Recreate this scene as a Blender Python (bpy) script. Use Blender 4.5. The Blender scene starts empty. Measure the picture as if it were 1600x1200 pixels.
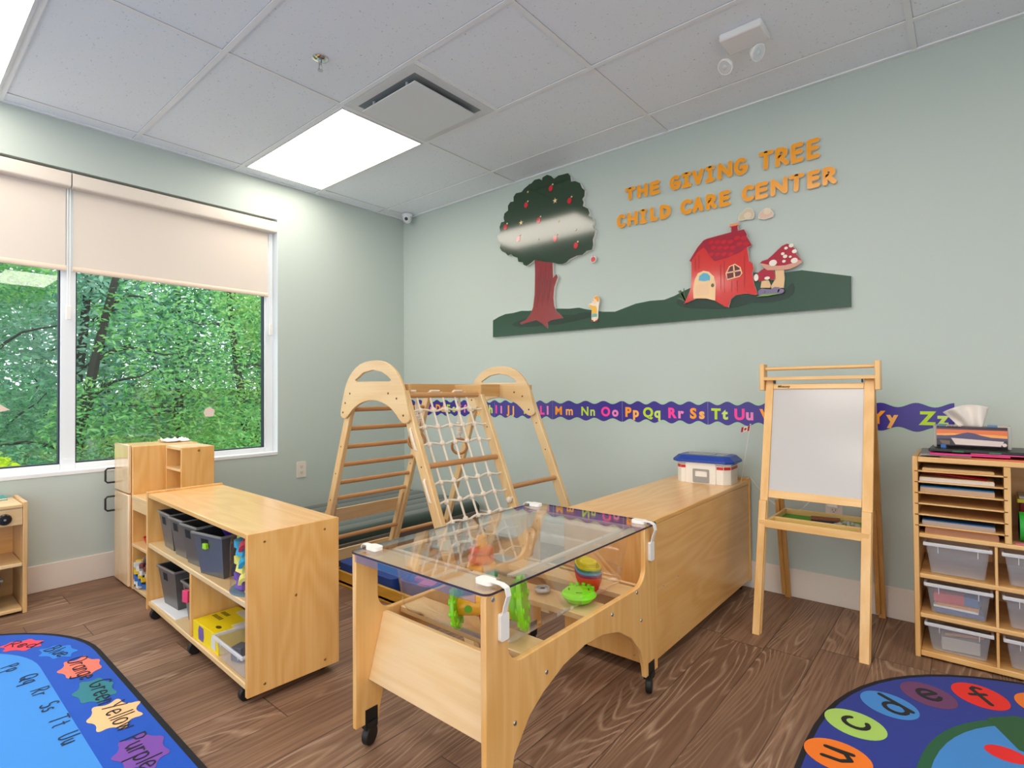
import bpy, bmesh, math, random
from mathutils import Matrix, Vector
random.seed(7)
S = bpy.context.scene
COL = S.collection
PI = math.pi

# ------------------------------------------------------------------ camera
cam_d = bpy.data.cameras.new('camera')
cam = bpy.data.objects.new('camera', cam_d)
COL.objects.link(cam)
CAM_POS = Vector((3.95506, -3.14694, 1.08958))
YAW, PIT, ROL, FPX = 0.70213856, 0.01388395, -0.00727552, 846.52
fw = Vector((-math.sin(YAW), math.cos(YAW), 0)); rt = Vector((math.cos(YAW), math.sin(YAW), 0)); up = Vector((0, 0, 1))
f2 = fw * math.cos(PIT) + up * math.sin(PIT); u2 = up * math.cos(PIT) - fw * math.sin(PIT)
r3 = rt * math.cos(ROL) + u2 * math.sin(ROL); u3 = u2 * math.cos(ROL) - rt * math.sin(ROL)
M = Matrix((r3, u3, -f2)).transposed().to_4x4()
M.translation = CAM_POS
cam.matrix_world = M
cam_d.sensor_fit = 'HORIZONTAL'; cam_d.sensor_width = 36.0
cam_d.lens = FPX / 1600 * 36.0
cam_d.clip_start = 0.05
S.camera = cam

# ------------------------------------------------------------------ world, exposure
w = bpy.data.worlds.new('World'); S.world = w; w.use_nodes = True
bg = w.node_tree.nodes['Background']
bg.inputs[0].default_value = (0.92, 0.96, 1.0, 1); bg.inputs[1].default_value = 1.08
S.view_settings.view_transform = 'Standard'; S.view_settings.look = 'None'
S.view_settings.exposure = 1.46; S.view_settings.gamma = 1.0
S.cycles.use_denoising = True
S.cycles.max_bounces = 10; S.cycles.diffuse_bounces = 5; S.cycles.transparent_max_bounces = 24
S.cycles.sample_clamp_indirect = 6.0
PANEL_STRENGTH = 3.0

# ------------------------------------------------------------------ materials
def lin(h):
    if not isinstance(h, str): return h
    c = [int(h[i:i + 2], 16) / 255 for i in (0, 2, 4)]
    return tuple(x / 12.92 if x <= .04045 else ((x + .055) / 1.055) ** 2.4 for x in c)
MATS = {}
def mat(h, rough=.5, spec=.5, metal=0, coat=0, key=None, alpha=None, emit=0, bump=0, sheen=0, trans=0):
    k = key or ('m', h, rough, spec, metal, coat, alpha, emit, bump, sheen, trans)
    if k in MATS: return MATS[k]
    m = bpy.data.materials.new('material'); m.use_nodes = True
    b = m.node_tree.nodes['Principled BSDF']
    b.inputs['Base Color'].default_value = (*lin(h), 1)
    b.inputs['Roughness'].default_value = rough; b.inputs['Metallic'].default_value = metal
    b.inputs['Specular IOR Level'].default_value = spec
    if coat: b.inputs['Coat Weight'].default_value = coat; b.inputs['Coat Roughness'].default_value = .12
    if emit: b.inputs['Emission Color'].default_value = (*lin(h), 1); b.inputs['Emission Strength'].default_value = emit
    if sheen: b.inputs['Sheen Weight'].default_value = sheen
    nt = m.node_tree
    if bump:
        n = nt.nodes.new('ShaderNodeTexNoise'); n.inputs['Scale'].default_value = bump
        tc = nt.nodes.new('ShaderNodeTexCoord'); nt.links.new(tc.outputs['Object'], n.inputs['Vector'])
        bp = nt.nodes.new('ShaderNodeBump'); bp.inputs['Strength'].default_value = .25; bp.inputs['Distance'].default_value = .002
        nt.links.new(n.outputs[0], bp.inputs['Height']); nt.links.new(bp.outputs[0], b.inputs['Normal'])
    if alpha is not None:
        out = nt.nodes['Material Output']
        t = nt.nodes.new('ShaderNodeBsdfTransparent'); mx = nt.nodes.new('ShaderNodeMixShader')
        mx.inputs[0].default_value = alpha
        nt.links.new(t.outputs[0], mx.inputs[1]); nt.links.new(b.outputs[0], mx.inputs[2]); nt.links.new(mx.outputs[0], out.inputs[0])
    MATS[k] = m
    return m
class NT:
    def __init__(s, m): s.nt = m.node_tree; s.b = s.nt.nodes['Principled BSDF']
    def n(s, t, **kw):
        x = s.nt.nodes.new(t)
        for k, v in kw.items(): setattr(x, k, v)
        return x
    def val(s, x, inp):
        if hasattr(x, 'is_output') or hasattr(x, 'links'): s.nt.links.new(x, inp)
        else: inp.default_value = x
    def math(s, op, a, b=0.0, c=None):
        x = s.n('ShaderNodeMath', operation=op); s.val(a, x.inputs[0]); s.val(b, x.inputs[1])
        if c is not None: s.val(c, x.inputs[2])
        return x.outputs[0]
    def comb(s, x, y, z):
        c = s.n('ShaderNodeCombineXYZ')
        for i, q in enumerate((x, y, z)): s.val(q, c.inputs[i])
        return c.outputs[0]
    def sep(s, v):
        x = s.n('ShaderNodeSeparateXYZ'); s.nt.links.new(v, x.inputs[0]); return x.outputs
    def noise(s, v, scale, detail=2, rough=.5):
        x = s.n('ShaderNodeTexNoise'); s.nt.links.new(v, x.inputs['Vector'])
        x.inputs['Scale'].default_value = scale; x.inputs['Detail'].default_value = detail; x.inputs['Roughness'].default_value = rough
        return x.outputs[0]
    def white(s, v):
        x = s.n('ShaderNodeTexWhiteNoise'); s.nt.links.new(v, x.inputs['Vector']); return x.outputs[0], x.outputs[1]
    def mix(s, f, a, b):
        x = s.n('ShaderNodeMix', data_type='RGBA'); s.val(f, x.inputs[0])
        for q, i in ((a, 6), (b, 7)):
            if isinstance(q, tuple): x.inputs[i].default_value = (*q[:3], 1)
            else: s.nt.links.new(q, x.inputs[i])
        return x.outputs[2]
    def ramp(s, f, lo, hi):
        x = s.n('ShaderNodeMapRange'); s.val(f, x.inputs[0]); x.inputs[1].default_value = lo; x.inputs[2].default_value = hi
        x.interpolation_type = 'SMOOTHSTEP'
        return x.outputs[0]
    def bump(s, h, strength=.2, dist=.002):
        x = s.n('ShaderNodeBump'); x.inputs['Strength'].default_value = strength; x.inputs['Distance'].default_value = dist
        s.nt.links.new(h, x.inputs['Height']); s.nt.links.new(x.outputs[0], s.b.inputs['Normal'])
def new_mat(rough=.5, spec=.5):
    m = bpy.data.materials.new('material'); m.use_nodes = True
    b = m.node_tree.nodes['Principled BSDF']; b.inputs['Roughness'].default_value = rough; b.inputs['Specular IOR Level'].default_value = spec
    return m, NT(m)

def wood(axis, a, b, rough=.38, rings=7.0, key=None, spec=.5):
    """wood whose grain runs along axis, between colours a and b"""
    k = ('wood', axis, a, b, rough, rings)
    if k in MATS: return MATS[k]
    m, N = new_mat(rough, spec)
    tc = N.n('ShaderNodeTexCoord'); oi = N.n('ShaderNodeObjectInfo')
    x, y, z = N.sep(tc.outputs['Object'])
    r = N.math('MULTIPLY', oi.outputs['Random'], 17.0)
    sc = {'x': (1.3, 7, 7), 'y': (7, 1.3, 7), 'z': (7, 7, 1.3)}[axis]
    v = N.comb(N.math('ADD', N.math('MULTIPLY', x, sc[0]), r), N.math('MULTIPLY', y, sc[1]), N.math('MULTIPLY', z, sc[2]))
    n1 = N.noise(v, .55, 2, .45)
    ring = N.math('ABSOLUTE', N.math('SINE', N.math('MULTIPLY', n1, rings * 6.0)))
    ring = N.math('POWER', ring, 2.0)
    sc2 = {'x': (2.5, 90, 90), 'y': (90, 2.5, 90), 'z': (90, 90, 2.5)}[axis]
    v2 = N.comb(N.math('ADD', N.math('MULTIPLY', x, sc2[0]), r), N.math('MULTIPLY', y, sc2[1]), N.math('MULTIPLY', z, sc2[2]))
    n2 = N.noise(v2, 1.0, 2, .6)
    n3 = N.noise(v, .4, 1, .5)
    f = N.math('ADD', N.math('MULTIPLY', ring, .20), N.math('ADD', N.math('MULTIPLY', n2, .38), N.math('MULTIPLY', n3, .45)))
    f = N.ramp(f, .12, .85)
    N.nt.links.new(N.mix(f, lin(a), lin(b)), N.b.inputs['Base Color'])
    N.b.inputs['Coat Weight'].default_value = .35; N.b.inputs['Coat Roughness'].default_value = .16
    MATS[k] = m
    return m
def ply(axis): return wood(axis, 'EFC07C', 'DDA256', .3)
def birch(axis): return wood(axis, 'E8CB99', 'D9B078', .38, 4)
def pine(axis): return wood(axis, 'F2C98C', 'E2AC62', .42, 5)
def beech(axis): return wood(axis, 'D09E67', 'BA8250', .4, 3)
def cubwood(axis): return wood(axis, 'EBC083', 'D6A05A', .42, 6)

def wall_paint():
    m, N = new_mat(.55, .35)
    N.b.inputs['Base Color'].default_value = (*lin('BDC8C2'), 1)
    tc = N.n('ShaderNodeTexCoord'); N.bump(N.noise(tc.outputs['Object'], 260, 2), .08, .001)
    return m
def floor_mat():
    m, N = new_mat(.5, .3)
    tc = N.n('ShaderNodeTexCoord'); x, y, z = N.sep(tc.outputs['Object'])
    W, Lp = .182, 1.22
    px = N.math('DIVIDE', x, W); ix = N.math('FLOOR', px); fx = N.math('FRACT', px)
    ro, _ = N.white(N.comb(ix, 3.3, .7))
    py = N.math('ADD', N.math('DIVIDE', y, Lp), ro); iy = N.math('FLOOR', py); fy = N.math('FRACT', py)
    rnd, rc = N.white(N.comb(ix, iy, 5.1))
    off = N.math('MULTIPLY', rnd, 31.0)
    v = N.comb(N.math('ADD', N.math('MULTIPLY', x, 7.0), off), N.math('ADD', N.math('MULTIPLY', y, .8), off), rnd)
    n1 = N.noise(v, .62, 2, .45)
    line = N.math('ABSOLUTE', N.math('SUBTRACT', N.math('FRACT', N.math('MULTIPLY', n1, 34.0)), .5))
    line = N.ramp(line, .26, .5)                       # limed lines of the grain
    v2 = N.comb(N.math('ADD', N.math('MULTIPLY', x, 110.0), off), N.math('MULTIPLY', y, 3.0), rnd)
    n2 = N.noise(v2, 1.0, 3, .6)
    patch = N.ramp(N.noise(v, .5, 1, .5), .36, .56)
    line = N.math('MULTIPLY', N.math('MULTIPLY', line, patch), N.ramp(n2, .3, .65))
    base = N.mix(rnd, lin('876852'), lin('A38068'))
    base = N.mix(N.ramp(n2, .3, .75), base, lin('70523F'))
    big = N.ramp(N.noise(v, .9, 2, .5), .35, .7)
    base = N.mix(N.math('MULTIPLY', big, .5), base, lin('604537'))
    base = N.mix(N.math('MULTIPLY', line, .52), base, lin('C9AC90'))
    ex = N.math('MINIMUM', fx, N.math('SUBTRACT', 1.0, fx)); ey = N.math('MINIMUM', fy, N.math('SUBTRACT', 1.0, fy))
    jx = N.math('LESS_THAN', ex, .010); jy = N.math('LESS_THAN', ey, .0016)
    j = N.math('MAXIMUM', jx, jy)
    base = N.mix(N.math('MULTIPLY', j, .65), base, lin('2E241E'))
    N.nt.links.new(base, N.b.inputs['Base Color'])
    N.bump(N.math('SUBTRACT', N.math('MULTIPLY', n2, .4), j), .25, .0015)
    return m
def tile_mat():
    m, N = new_mat(.9, .2)
    tc = N.n('ShaderNodeTexCoord')
    sp = N.ramp(N.noise(tc.outputs['Object'], 80, 3, .7), .62, .68)
    sp2 = N.ramp(N.noise(tc.outputs['Object'], 30, 1), .4, .65)
    f = N.math('MULTIPLY', sp, sp2)
    N.nt.links.new(N.mix(f, lin('EEF4FA'), lin('A9A8A7')), N.b.inputs['Base Color'])
    N.bump(N.noise(tc.outputs['Object'], 160, 2), .2, .002)
    return m
def clear(tint=(1, 1, 1), ior=1.45, boost=1.0, rough=.02, base=0.0, key=''):
    """clear sheet: see-through with Fresnel reflections"""
    k = ('clear', tint, ior, boost, rough, base)
    if k in MATS: return MATS[k]
    m = bpy.data.materials.new('material'); m.use_nodes = True
    nt = m.node_tree; nt.nodes.remove(nt.nodes['Principled BSDF']); out = nt.nodes['Material Output']
    t = nt.nodes.new('ShaderNodeBsdfTransparent'); t.inputs[0].default_value = (*tint, 1)
    g = nt.nodes.new('ShaderNodeBsdfGlossy'); g.inputs['Roughness'].default_value = rough; g.inputs[0].default_value = (1, 1, 1, 1)
    ge = nt.nodes.new('ShaderNodeNewGeometry'); dt = nt.nodes.new('ShaderNodeVectorMath'); dt.operation = 'DOT_PRODUCT'
    nt.links.new(ge.outputs['Incoming'], dt.inputs[0]); nt.links.new(ge.outputs['Normal'], dt.inputs[1])
    def mth(op, a, b_):
        q = nt.nodes.new('ShaderNodeMath'); q.operation = op
        for i, v in ((0, a), (1, b_)):
            if isinstance(v, (int, float)): q.inputs[i].default_value = v
            else: nt.links.new(v, q.inputs[i])
        return q
    f0 = ((ior - 1) / (ior + 1)) ** 2
    c1 = mth('ABSOLUTE', dt.outputs['Value'], 0); c2 = mth('SUBTRACT', 1.0, c1.outputs[0]); c3 = mth('POWER', c2.outputs[0], 5.0)
    fr = mth('MULTIPLY_ADD', c3.outputs[0], 1 - f0); fr.inputs[2].default_value = f0
    mu = nt.nodes.new('ShaderNodeMath'); mu.operation = 'MULTIPLY_ADD'; mu.inputs[1].default_value = boost; mu.inputs[2].default_value = base
    mu.use_clamp = True
    mx = nt.nodes.new('ShaderNodeMixShader')
    nt.links.new(fr.outputs[0], mu.inputs[0]); nt.links.new(mu.outputs[0], mx.inputs[0])
    nt.links.new(t.outputs[0], mx.inputs[1]); nt.links.new(g.outputs[0], mx.inputs[2]); nt.links.new(mx.outputs[0], out.inputs[0])
    MATS[k] = m
    return m
def leaf_mat(a, b, trans=.35):
    k = ('leaf', a, b)
    if k in MATS: return MATS[k]
    m, N = new_mat(.6, .25)
    gi = N.n('ShaderNodeNewGeometry')
    c = N.mix(gi.outputs['Random Per Island'], lin(a), lin(b))
    N.nt.links.new(c, N.b.inputs['Base Color'])
    tl = N.n('ShaderNodeBsdfTranslucent'); N.nt.links.new(c, tl.inputs[0])
    mx = N.n('ShaderNodeMixShader'); mx.inputs[0].default_value = trans
    N.nt.links.new(N.b.outputs[0], mx.inputs[1]); N.nt.links.new(tl.outputs[0], mx.inputs[2])
    N.nt.links.new(mx.outputs[0], N.nt.nodes['Material Output'].inputs[0])
    MATS[k] = m
    return m
def rug_mat(h): return mat(h, .95, .1, bump=420, sheen=.15)
WHITE = mat('E9E7E3', .45); BLACK = mat('161616', .45); STEEL = mat('B9BBBD', .3, metal=1); CHROME = mat('D5D8DA', .12, metal=1)
BRASS = mat('B79A62', .35, metal=1); EDGEW = mat('E4E2DC', .6)

# ------------------------------------------------------------------ mesh builder
OFF = {}
class MB:
    def __init__(s): s.v = []; s.f = []; s.m = []
    def add(s, V, F, m=0, X=None):
        o = len(s.v)
        s.v += [tuple(X @ Vector(p)) if X else tuple(p) for p in V]
        s.f += [tuple(o + i for i in f) for f in F]; s.m += [m] * len(F) if isinstance(m, int) else list(m)
        return s
    def box(s, x0, x1, y0, y1, z0, z1, m=0, X=None):
        V = [(x, y, z) for x in (x0, x1) for y in (y0, y1) for z in (z0, z1)]
        return s.add(V, [(0, 1, 3, 2), (4, 6, 7, 5), (0, 4, 5, 1), (2, 3, 7, 6), (0, 2, 6, 4), (1, 5, 7, 3)], m, X)
    def taper(s, cx, cy, z0, z1, wb, db, wt, dt, m=0, X=None, cap=True):
        V = [(cx + sx * wb / 2, cy + sy * db / 2, z0) for sx, sy in ((-1, -1), (1, -1), (1, 1), (-1, 1))]
        V += [(cx + sx * wt / 2, cy + sy * dt / 2, z1) for sx, sy in ((-1, -1), (1, -1), (1, 1), (-1, 1))]
        F = [(3, 2, 1, 0)] + ([(4, 5, 6, 7)] if cap else []) + [(i, (i + 1) % 4, (i + 1) % 4 + 4, i + 4) for i in range(4)]
        return s.add(V, F, m, X)
    def cyl(s, p0, p1, r0, r1=None, n=20, m=0, caps=True, X=None):
        r1 = r0 if r1 is None else r1
        p0 = Vector(p0); p1 = Vector(p1); d = (p1 - p0).normalized()
        a = d.orthogonal().normalized(); b = d.cross(a)
        V = []
        for p, r in ((p0, r0), (p1, r1)):
            for i in range(n):
                t = 2 * PI * i / n; V.append(p + a * (r * math.cos(t)) + b * (r * math.sin(t)))
        F = [(i, (i + 1) % n, n + (i + 1) % n, n + i) for i in range(n)]
        if caps: F += [tuple(range(n - 1, -1, -1)), tuple(range(n, 2 * n))]
        return s.add(V, F, m, X)
    def tube(s, pts, r, n=8, m=0, closed=False, X=None, rad=None):
        P = [Vector(p) for p in pts]; k = len(P); V = []; F = []
        nrm = None
        for i, p in enumerate(P):
            if closed: t = (P[(i + 1) % k] - P[i - 1])
            else: t = P[min(i + 1, k - 1)] - P[max(i - 1, 0)]
            t.normalize()
            if nrm is None: nrm = t.orthogonal().normalized()
            else: nrm = (nrm - t * nrm.dot(t)).normalized()
            b = t.cross(nrm); rr = rad[i] if rad else r
            for j in range(n):
                a = 2 * PI * j / n; V.append(p + nrm * (rr * math.cos(a)) + b * (rr * math.sin(a)))
        L = k if closed else k - 1
        for i in range(L):
            for j in range(n):
                F.append((i * n + j, i * n + (j + 1) % n, ((i + 1) % k) * n + (j + 1) % n, ((i + 1) % k) * n + j))
        if not closed: F += [tuple(range(n - 1, -1, -1)), tuple((k - 1) * n + j for j in range(n))]
        return s.add(V, F, m, X)
    def lathe(s, prof, c=(0, 0, 0), n=28, m=0, X=None, sx=1, sy=1):
        V = []; F = []; k = len(prof)
        for r, z in prof:
            for j in range(n):
                a = 2 * PI * j / n; V.append((c[0] + sx * r * math.cos(a), c[1] + sy * r * math.sin(a), c[2] + z))
        for i in range(k - 1):
            for j in range(n): F.append((i * n + j, i * n + (j + 1) % n, (i + 1) * n + (j + 1) % n, (i + 1) * n + j))
        if prof[0][0] > 1e-6: F.append(tuple(range(n - 1, -1, -1)))
        if prof[-1][0] > 1e-6: F.append(tuple((k - 1) * n + j for j in range(n)))
        return s.add(V, F, m, X)
    def ball(s, c, r, n=12, m=0, sz=1):
        k = n // 2 + 1
        return s.lathe([(max(r * math.sin(PI * i / k), 1e-7), -r * sz * math.cos(PI * i / k)) for i in range(k + 1)], c, n, m)
    def prism(s, poly, plane, a, b, m=0, ms=None, holes=(), X=None):
        """flat outline (with holes) extruded from a to b along the third axis"""
        ms = m if ms is None else ms
        bm = bmesh.new(); loops = []; edges = []
        for loop in [poly] + list(holes):
            vs = [bm.verts.new((p[0], p[1], 0)) for p in loop]
            loops.append(vs)
            for i in range(len(vs)): edges.append(bm.edges.new((vs[i], vs[(i + 1) % len(vs)])))
        bmesh.ops.triangle_fill(bm, use_beauty=True, use_dissolve=False, edges=edges, normal=(0, 0, 1))
        bm.verts.ensure_lookup_table(); bm.verts.index_update()
        n = len(bm.verts); P = [(v.co.x, v.co.y) for v in bm.verts]
        tris = [tuple(v.index for v in f.verts) for f in bm.faces]
        def mk(p, c): return {'xz': (p[0], c, p[1]), 'xy': (p[0], p[1], c), 'yz': (c, p[0], p[1])}[plane]
        V = [mk(p, a) for p in P] + [mk(p, b) for p in P]
        F = [t for t in tris] + [tuple(n + i for i in reversed(t)) for t in tris]; mm = [m] * len(F)
        for lp in loops:
            ids = [v.index for v in lp]
            for i in range(len(ids)):
                q, r = ids[i], ids[(i + 1) % len(ids)]; F.append((q, r, n + r, n + q)); mm.append(ms)
        bm.free()
        return s.add(V, F, mm, X)
    def strokes(s, lines, wd, depth, place, m=0, n=10):
        """rounded pen strokes: lines in letter units, place(u, v, d) -> point"""
        h = wd / 2; e = 0
        for L in lines:
            for i, p in enumerate(L):
                dd = depth + e; e += .00004
                V = [(p[0] + h * math.cos(2 * PI * j / n), p[1] + h * math.sin(2 * PI * j / n)) for j in range(n)]
                s._pr(V, place, dd, m)
                if i:
                    q = L[i - 1]; dx, dy = p[0] - q[0], p[1] - q[1]; l = math.hypot(dx, dy)
                    if l < 1e-6: continue
                    nx, ny = -dy / l * h, dx / l * h
                    e += .00004; dd = depth + e
                    s._pr([(q[0] - nx, q[1] - ny), (p[0] - nx, p[1] - ny), (p[0] + nx, p[1] + ny), (q[0] + nx, q[1] + ny)], place, dd, m)
        return s
    def _pr(s, P, place, d, m):
        k = len(P); V = [place(u, v, 0) for u, v in P] + [place(u, v, d) for u, v in P]
        F = [tuple(range(k - 1, -1, -1)), tuple(range(k, 2 * k))] + [(i, (i + 1) % k, k + (i + 1) % k, k + i) for i in range(k)]
        s.add(V, F, m)
    def text(s, body, X, size=1, offset=0, extrude=.0005, m=0, shear=0, fit=None, align='LEFT'):
        cu = bpy.data.curves.new('t', 'FONT'); cu.body = body; cu.size = size; cu.offset = offset; cu.extrude = extrude; cu.shear = shear
        cu.align_x = align; cu.resolution_u = 4
        o = bpy.data.objects.new('t', cu); COL.objects.link(o)
        dg = bpy.context.evaluated_depsgraph_get(); me = bpy.data.meshes.new_from_object(o.evaluated_get(dg))
        V = [v.co.copy() for v in me.vertices]; F = [tuple(p.vertices) for p in me.polygons]
        if fit and V:                                   # scale to (width, height), lower left at 0
            x0 = min(v.x for v in V); x1 = max(v.x for v in V); y0 = min(v.y for v in V); y1 = max(v.y for v in V)
            sx = fit[0] / (x1 - x0) if fit[0] else None; sy = fit[1] / (y1 - y0) if fit[1] else sx
            sx = sx or sy
            for v in V: v.x = (v.x - x0) * sx; v.y = (v.y - y0) * sy
        COL.objects.unlink(o); bpy.data.objects.remove(o); bpy.data.curves.remove(cu); bpy.data.meshes.remove(me)
        return s.add(V, F, m, X)
    def build(s, name, mats, parent=None, smooth=35, bevel=0, seg=2, local=False, solid=0):
        off = Vector((0, 0, 0)) if (local or parent is None) else OFF.get(parent.name, Vector((0, 0, 0)))
        me = bpy.data.meshes.new(name)
        me.from_pydata([tuple(Vector(p) - off) for p in s.v], [], s.f)
        mats = mats if isinstance(mats, (list, tuple)) else [mats]
        for q in mats: me.materials.append(q)
        me.polygons.foreach_set('material_index', s.m)
        bm = bmesh.new(); bm.from_mesh(me)
        if len(bm.faces) < 60000 and not getattr(s, 'keep', False): bmesh.ops.recalc_face_normals(bm, faces=bm.faces)
        bm.to_mesh(me); bm.free()
        if smooth:
            me.polygons.foreach_set('use_smooth', [True] * len(me.polygons)); me.set_sharp_from_angle(angle=math.radians(smooth))
        o = bpy.data.objects.new(name, me); COL.objects.link(o)
        if parent is not None: o.parent = parent
        OFF[o.name] = off
        if bevel:
            b = o.modifiers.new('bevel', 'BEVEL'); b.width = bevel; b.segments = seg; b.limit_method = 'ANGLE'; b.angle_limit = math.radians(40)
        if solid:
            b = o.modifiers.new('solid', 'SOLIDIFY'); b.thickness = solid; b.offset = 0
        return o
def tag(o, label, cat, group=None):
    o['label'] = label; o['category'] = cat
    if group: o['group'] = group
    return o
def thing(name, label, cat, loc=(0, 0, 0), rz=0, group=None):
    o = bpy.data.objects.new(name, None); COL.objects.link(o); o.location = loc; o.rotation_euler = (0, 0, rz)
    o.empty_display_size = .05; OFF[o.name] = Vector(loc)
    return tag(o, label, cat, group)
def struct(o): o['kind'] = 'structure'; return o
def base_at(o, p):
    """move a mesh object's origin to p"""
    p = Vector(p); o.data.transform(Matrix.Translation(-p)); o.location = o.location + p; OFF[o.name] = OFF.get(o.name, Vector()) + p
    return o
def arc(cx, cy, rx, ry, a0, a1, n=10):
    return [(cx + rx * math.cos(math.radians(a0 + (a1 - a0) * i / n)), cy + ry * math.sin(math.radians(a0 + (a1 - a0) * i / n))) for i in range(n + 1)]
def rrect(x0, x1, y0, y1, r, n=6):
    return arc(x1 - r, y1 - r, r, r, 0, 90, n) + arc(x0 + r, y1 - r, r, r, 90, 180, n) + arc(x0 + r, y0 + r, r, r, 180, 270, n) + arc(x1 - r, y0 + r, r, r, 270, 360, n)
def smooth_poly(P, it=2):
    for _ in range(it):
        Q = []
        for i in range(len(P)):
            a, b = P[i], P[(i + 1) % len(P)]
            Q += [(a[0] * .75 + b[0] * .25, a[1] * .75 + b[1] * .25), (a[0] * .25 + b[0] * .75, a[1] * .25 + b[1] * .75)]
        P = Q
    return P
def offset_poly(P, d):
    """rough outward offset of an outline"""
    n = len(P); area = sum(P[i][0] * P[(i + 1) % n][1] - P[(i + 1) % n][0] * P[i][1] for i in range(n)); sg = 1 if area > 0 else -1
    out = []
    for i in range(n):
        a, b, c = P[i - 1], P[i], P[(i + 1) % n]
        tx, ty = c[0] - a[0], c[1] - a[1]; l = math.hypot(tx, ty) or 1
        out.append((b[0] + sg * ty / l * d, b[1] - sg * tx / l * d))
    return out
PAINT = wall_paint()
H = 2.674
XR, YF = 6.6, -6.8

# ------------------------------------------------------------------ room
b = MB(); b.box(-.0, XR, YF, 0, -.06, 0); struct(b.build('floor', floor_mat()))
b = MB(); b.box(-.0, XR, YF, 0, H, H + .05); struct(b.build('ceiling', tile_mat()))
b = MB(); b.box(-.16, XR, 0, .14, -.06, H + .05); struct(b.build('wall_back', PAINT))
WY0, WY1, WZ0, WZ1 = -3.64, -1.185, .632, 2.392
b = MB()
b.box(-.16, 0, WY1, 0, -.06, H + .05); b.box(-.16, 0, YF, WY0, -.06, H + .05)
b.box(-.16, 0, WY0, WY1, -.06, WZ0); b.box(-.16, 0, WY0, WY1, WZ1, H + .05)
struct(b.build('wall_left', PAINT))
b = MB()
for q in ((YF, -6.3, -.06, H + .05), (-2.9, 0, -.06, H + .05), (-6.3, -2.9, -.06, .12), (-6.3, -2.9, 2.5, H + .05)): b.box(XR, XR + .14, q[0], q[1], q[2], q[3])
struct(b.build('wall_right', PAINT))
b = MB()  # unseen window, added so daylight reaches the ceiling and right-facing wood
for y in (-6.3, -5.187, -4.073, -2.96): b.box(XR + .04, XR + .1, y, y + .06, .18, 2.44)
b.box(XR + .04, XR + .1, -6.3, -2.9, .12, .18); b.box(XR + .04, XR + .1, -6.3, -2.9, 2.44, 2.5); struct(b.build('added_window_3', mat('E6EAEE', .35)))
b = MB()
for q in ((-.16, .2, -.06, H + .05), (4.4, XR, -.06, H + .05), (.2, 4.4, -.06, .12), (.2, 4.4, 2.5, H + .05)): b.box(q[0], q[1], YF - .14, YF, q[2], q[3])
struct(b.build('wall_front', PAINT))
b = MB()  # window behind the camera, added as daylight fill for the ceiling
for x in (.2, 1.58, 2.96, 4.34): b.box(x, x + .06, YF - .10, YF - .04, .18, 2.44)
b.box(.2, 4.4, YF - .10, YF - .04, .12, .18); b.box(.2, 4.4, YF - .10, YF - .04, 2.44, 2.5); struct(b.build('added_window_2', mat('E6EAEE', .35)))
BB = mat('E3D9CF', .4)
for nm, bx in (('baseboard_back', (0, XR, -.012, 0)), ('baseboard_left', (0, .012, YF, -.012))):
    b = MB(); b.box(*bx, 0, .148); struct(b.build(nm, BB, bevel=.003))
# ceiling grid
b = MB(); TB = mat('EFF1F3', .5); DK = mat('A4A7A9', .8)
T = .6096; xs = [.12, 1.34, 2.559, 3.778, 4.997, 6.216]; ys = [-.274 - T * k for k in range(11)]
for x in xs: b.box(x - .012, x + .012, YF, 0, H - .006, H - .001); b.box(x + .012, x + .0132, YF, 0, H - .0025, H - .0005, 1)
for y in ys: b.box(0, XR, y - .012, y + .012, H - .0062, H - .0012); b.box(0, XR, y - .0132, y - .012, H - .0025, H - .0005, 1)
b.box(1.938, 1.962, ys[2], ys[1], H - .006, H - .001)
b.box(0, XR, -.022, -.0005, H - .008, H - .001); b.box(.0005, .022, YF, -.022, H - .008, H - .001)
struct(b.build('trim_1', [TB, DK], smooth=0))

# ------------------------------------------------------------------ window
FRM = mat('E6EAEE', .35); SEAL = mat('1E2A38', .6)
win = struct(thing('window_1', 'x', 'x')); del win['label']; del win['category']
b = MB(); x0, x1 = -.135, -.075
def frame_bar(y0, y1, z0, z1): b.box(x0, x1, y0, y1, z0, z1)
MY = -2.405
frame_bar(WY1 - .062, WY1, WZ0, WZ1); frame_bar(WY0, WY0 + .062, WZ0, WZ1); frame_bar(MY - .035, MY + .035, WZ0 + .02, WZ1)
for ya, yb in ((MY + .035, WY1 - .062), (WY0 + .062, MY - .035)): frame_bar(ya, yb, WZ1 - .06, WZ1); frame_bar(ya, yb, WZ0 + .0, WZ0 + .055)
b.build('frame', FRM, win, bevel=.003)
b = MB(); b.box(-.10, .004, WY0, WY1, WZ0 - .002, WZ0 + .022); b.build('sill', mat('EDEFF1', .35), win, bevel=.003)
for y0, y1 in ((MY + .035, WY1 - .062), (WY0 + .062, MY - .035)):
    b = MB(); z0, z1 = WZ0 + .055, WZ1 - .06
    for q in ((y0, y0 + .007, z0, z1), (y1 - .007, y1, z0, z1), (y0 + .007, y1 - .007, z0, z0 + .007), (y0 + .007, y1 - .007, z1 - .007, z1)): b.box(-.125, -.088, *q)
    b.build('gasket', SEAL, win)
    b = MB(); b.box(-.112, -.107, y0 + .006, y1 - .006, z0 + .006, z1 - .006); b.build('pane', clear((.93, .97, .965), 1.5, 1.0, .01), win)
# white reveal liner on the window side
b = MB(); b.box(-.075, .001, WY1 - .002, WY1 + .001, WZ0 + .02, WZ1); b.build('reveal', mat('DCE2E6', .5), win)

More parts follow.
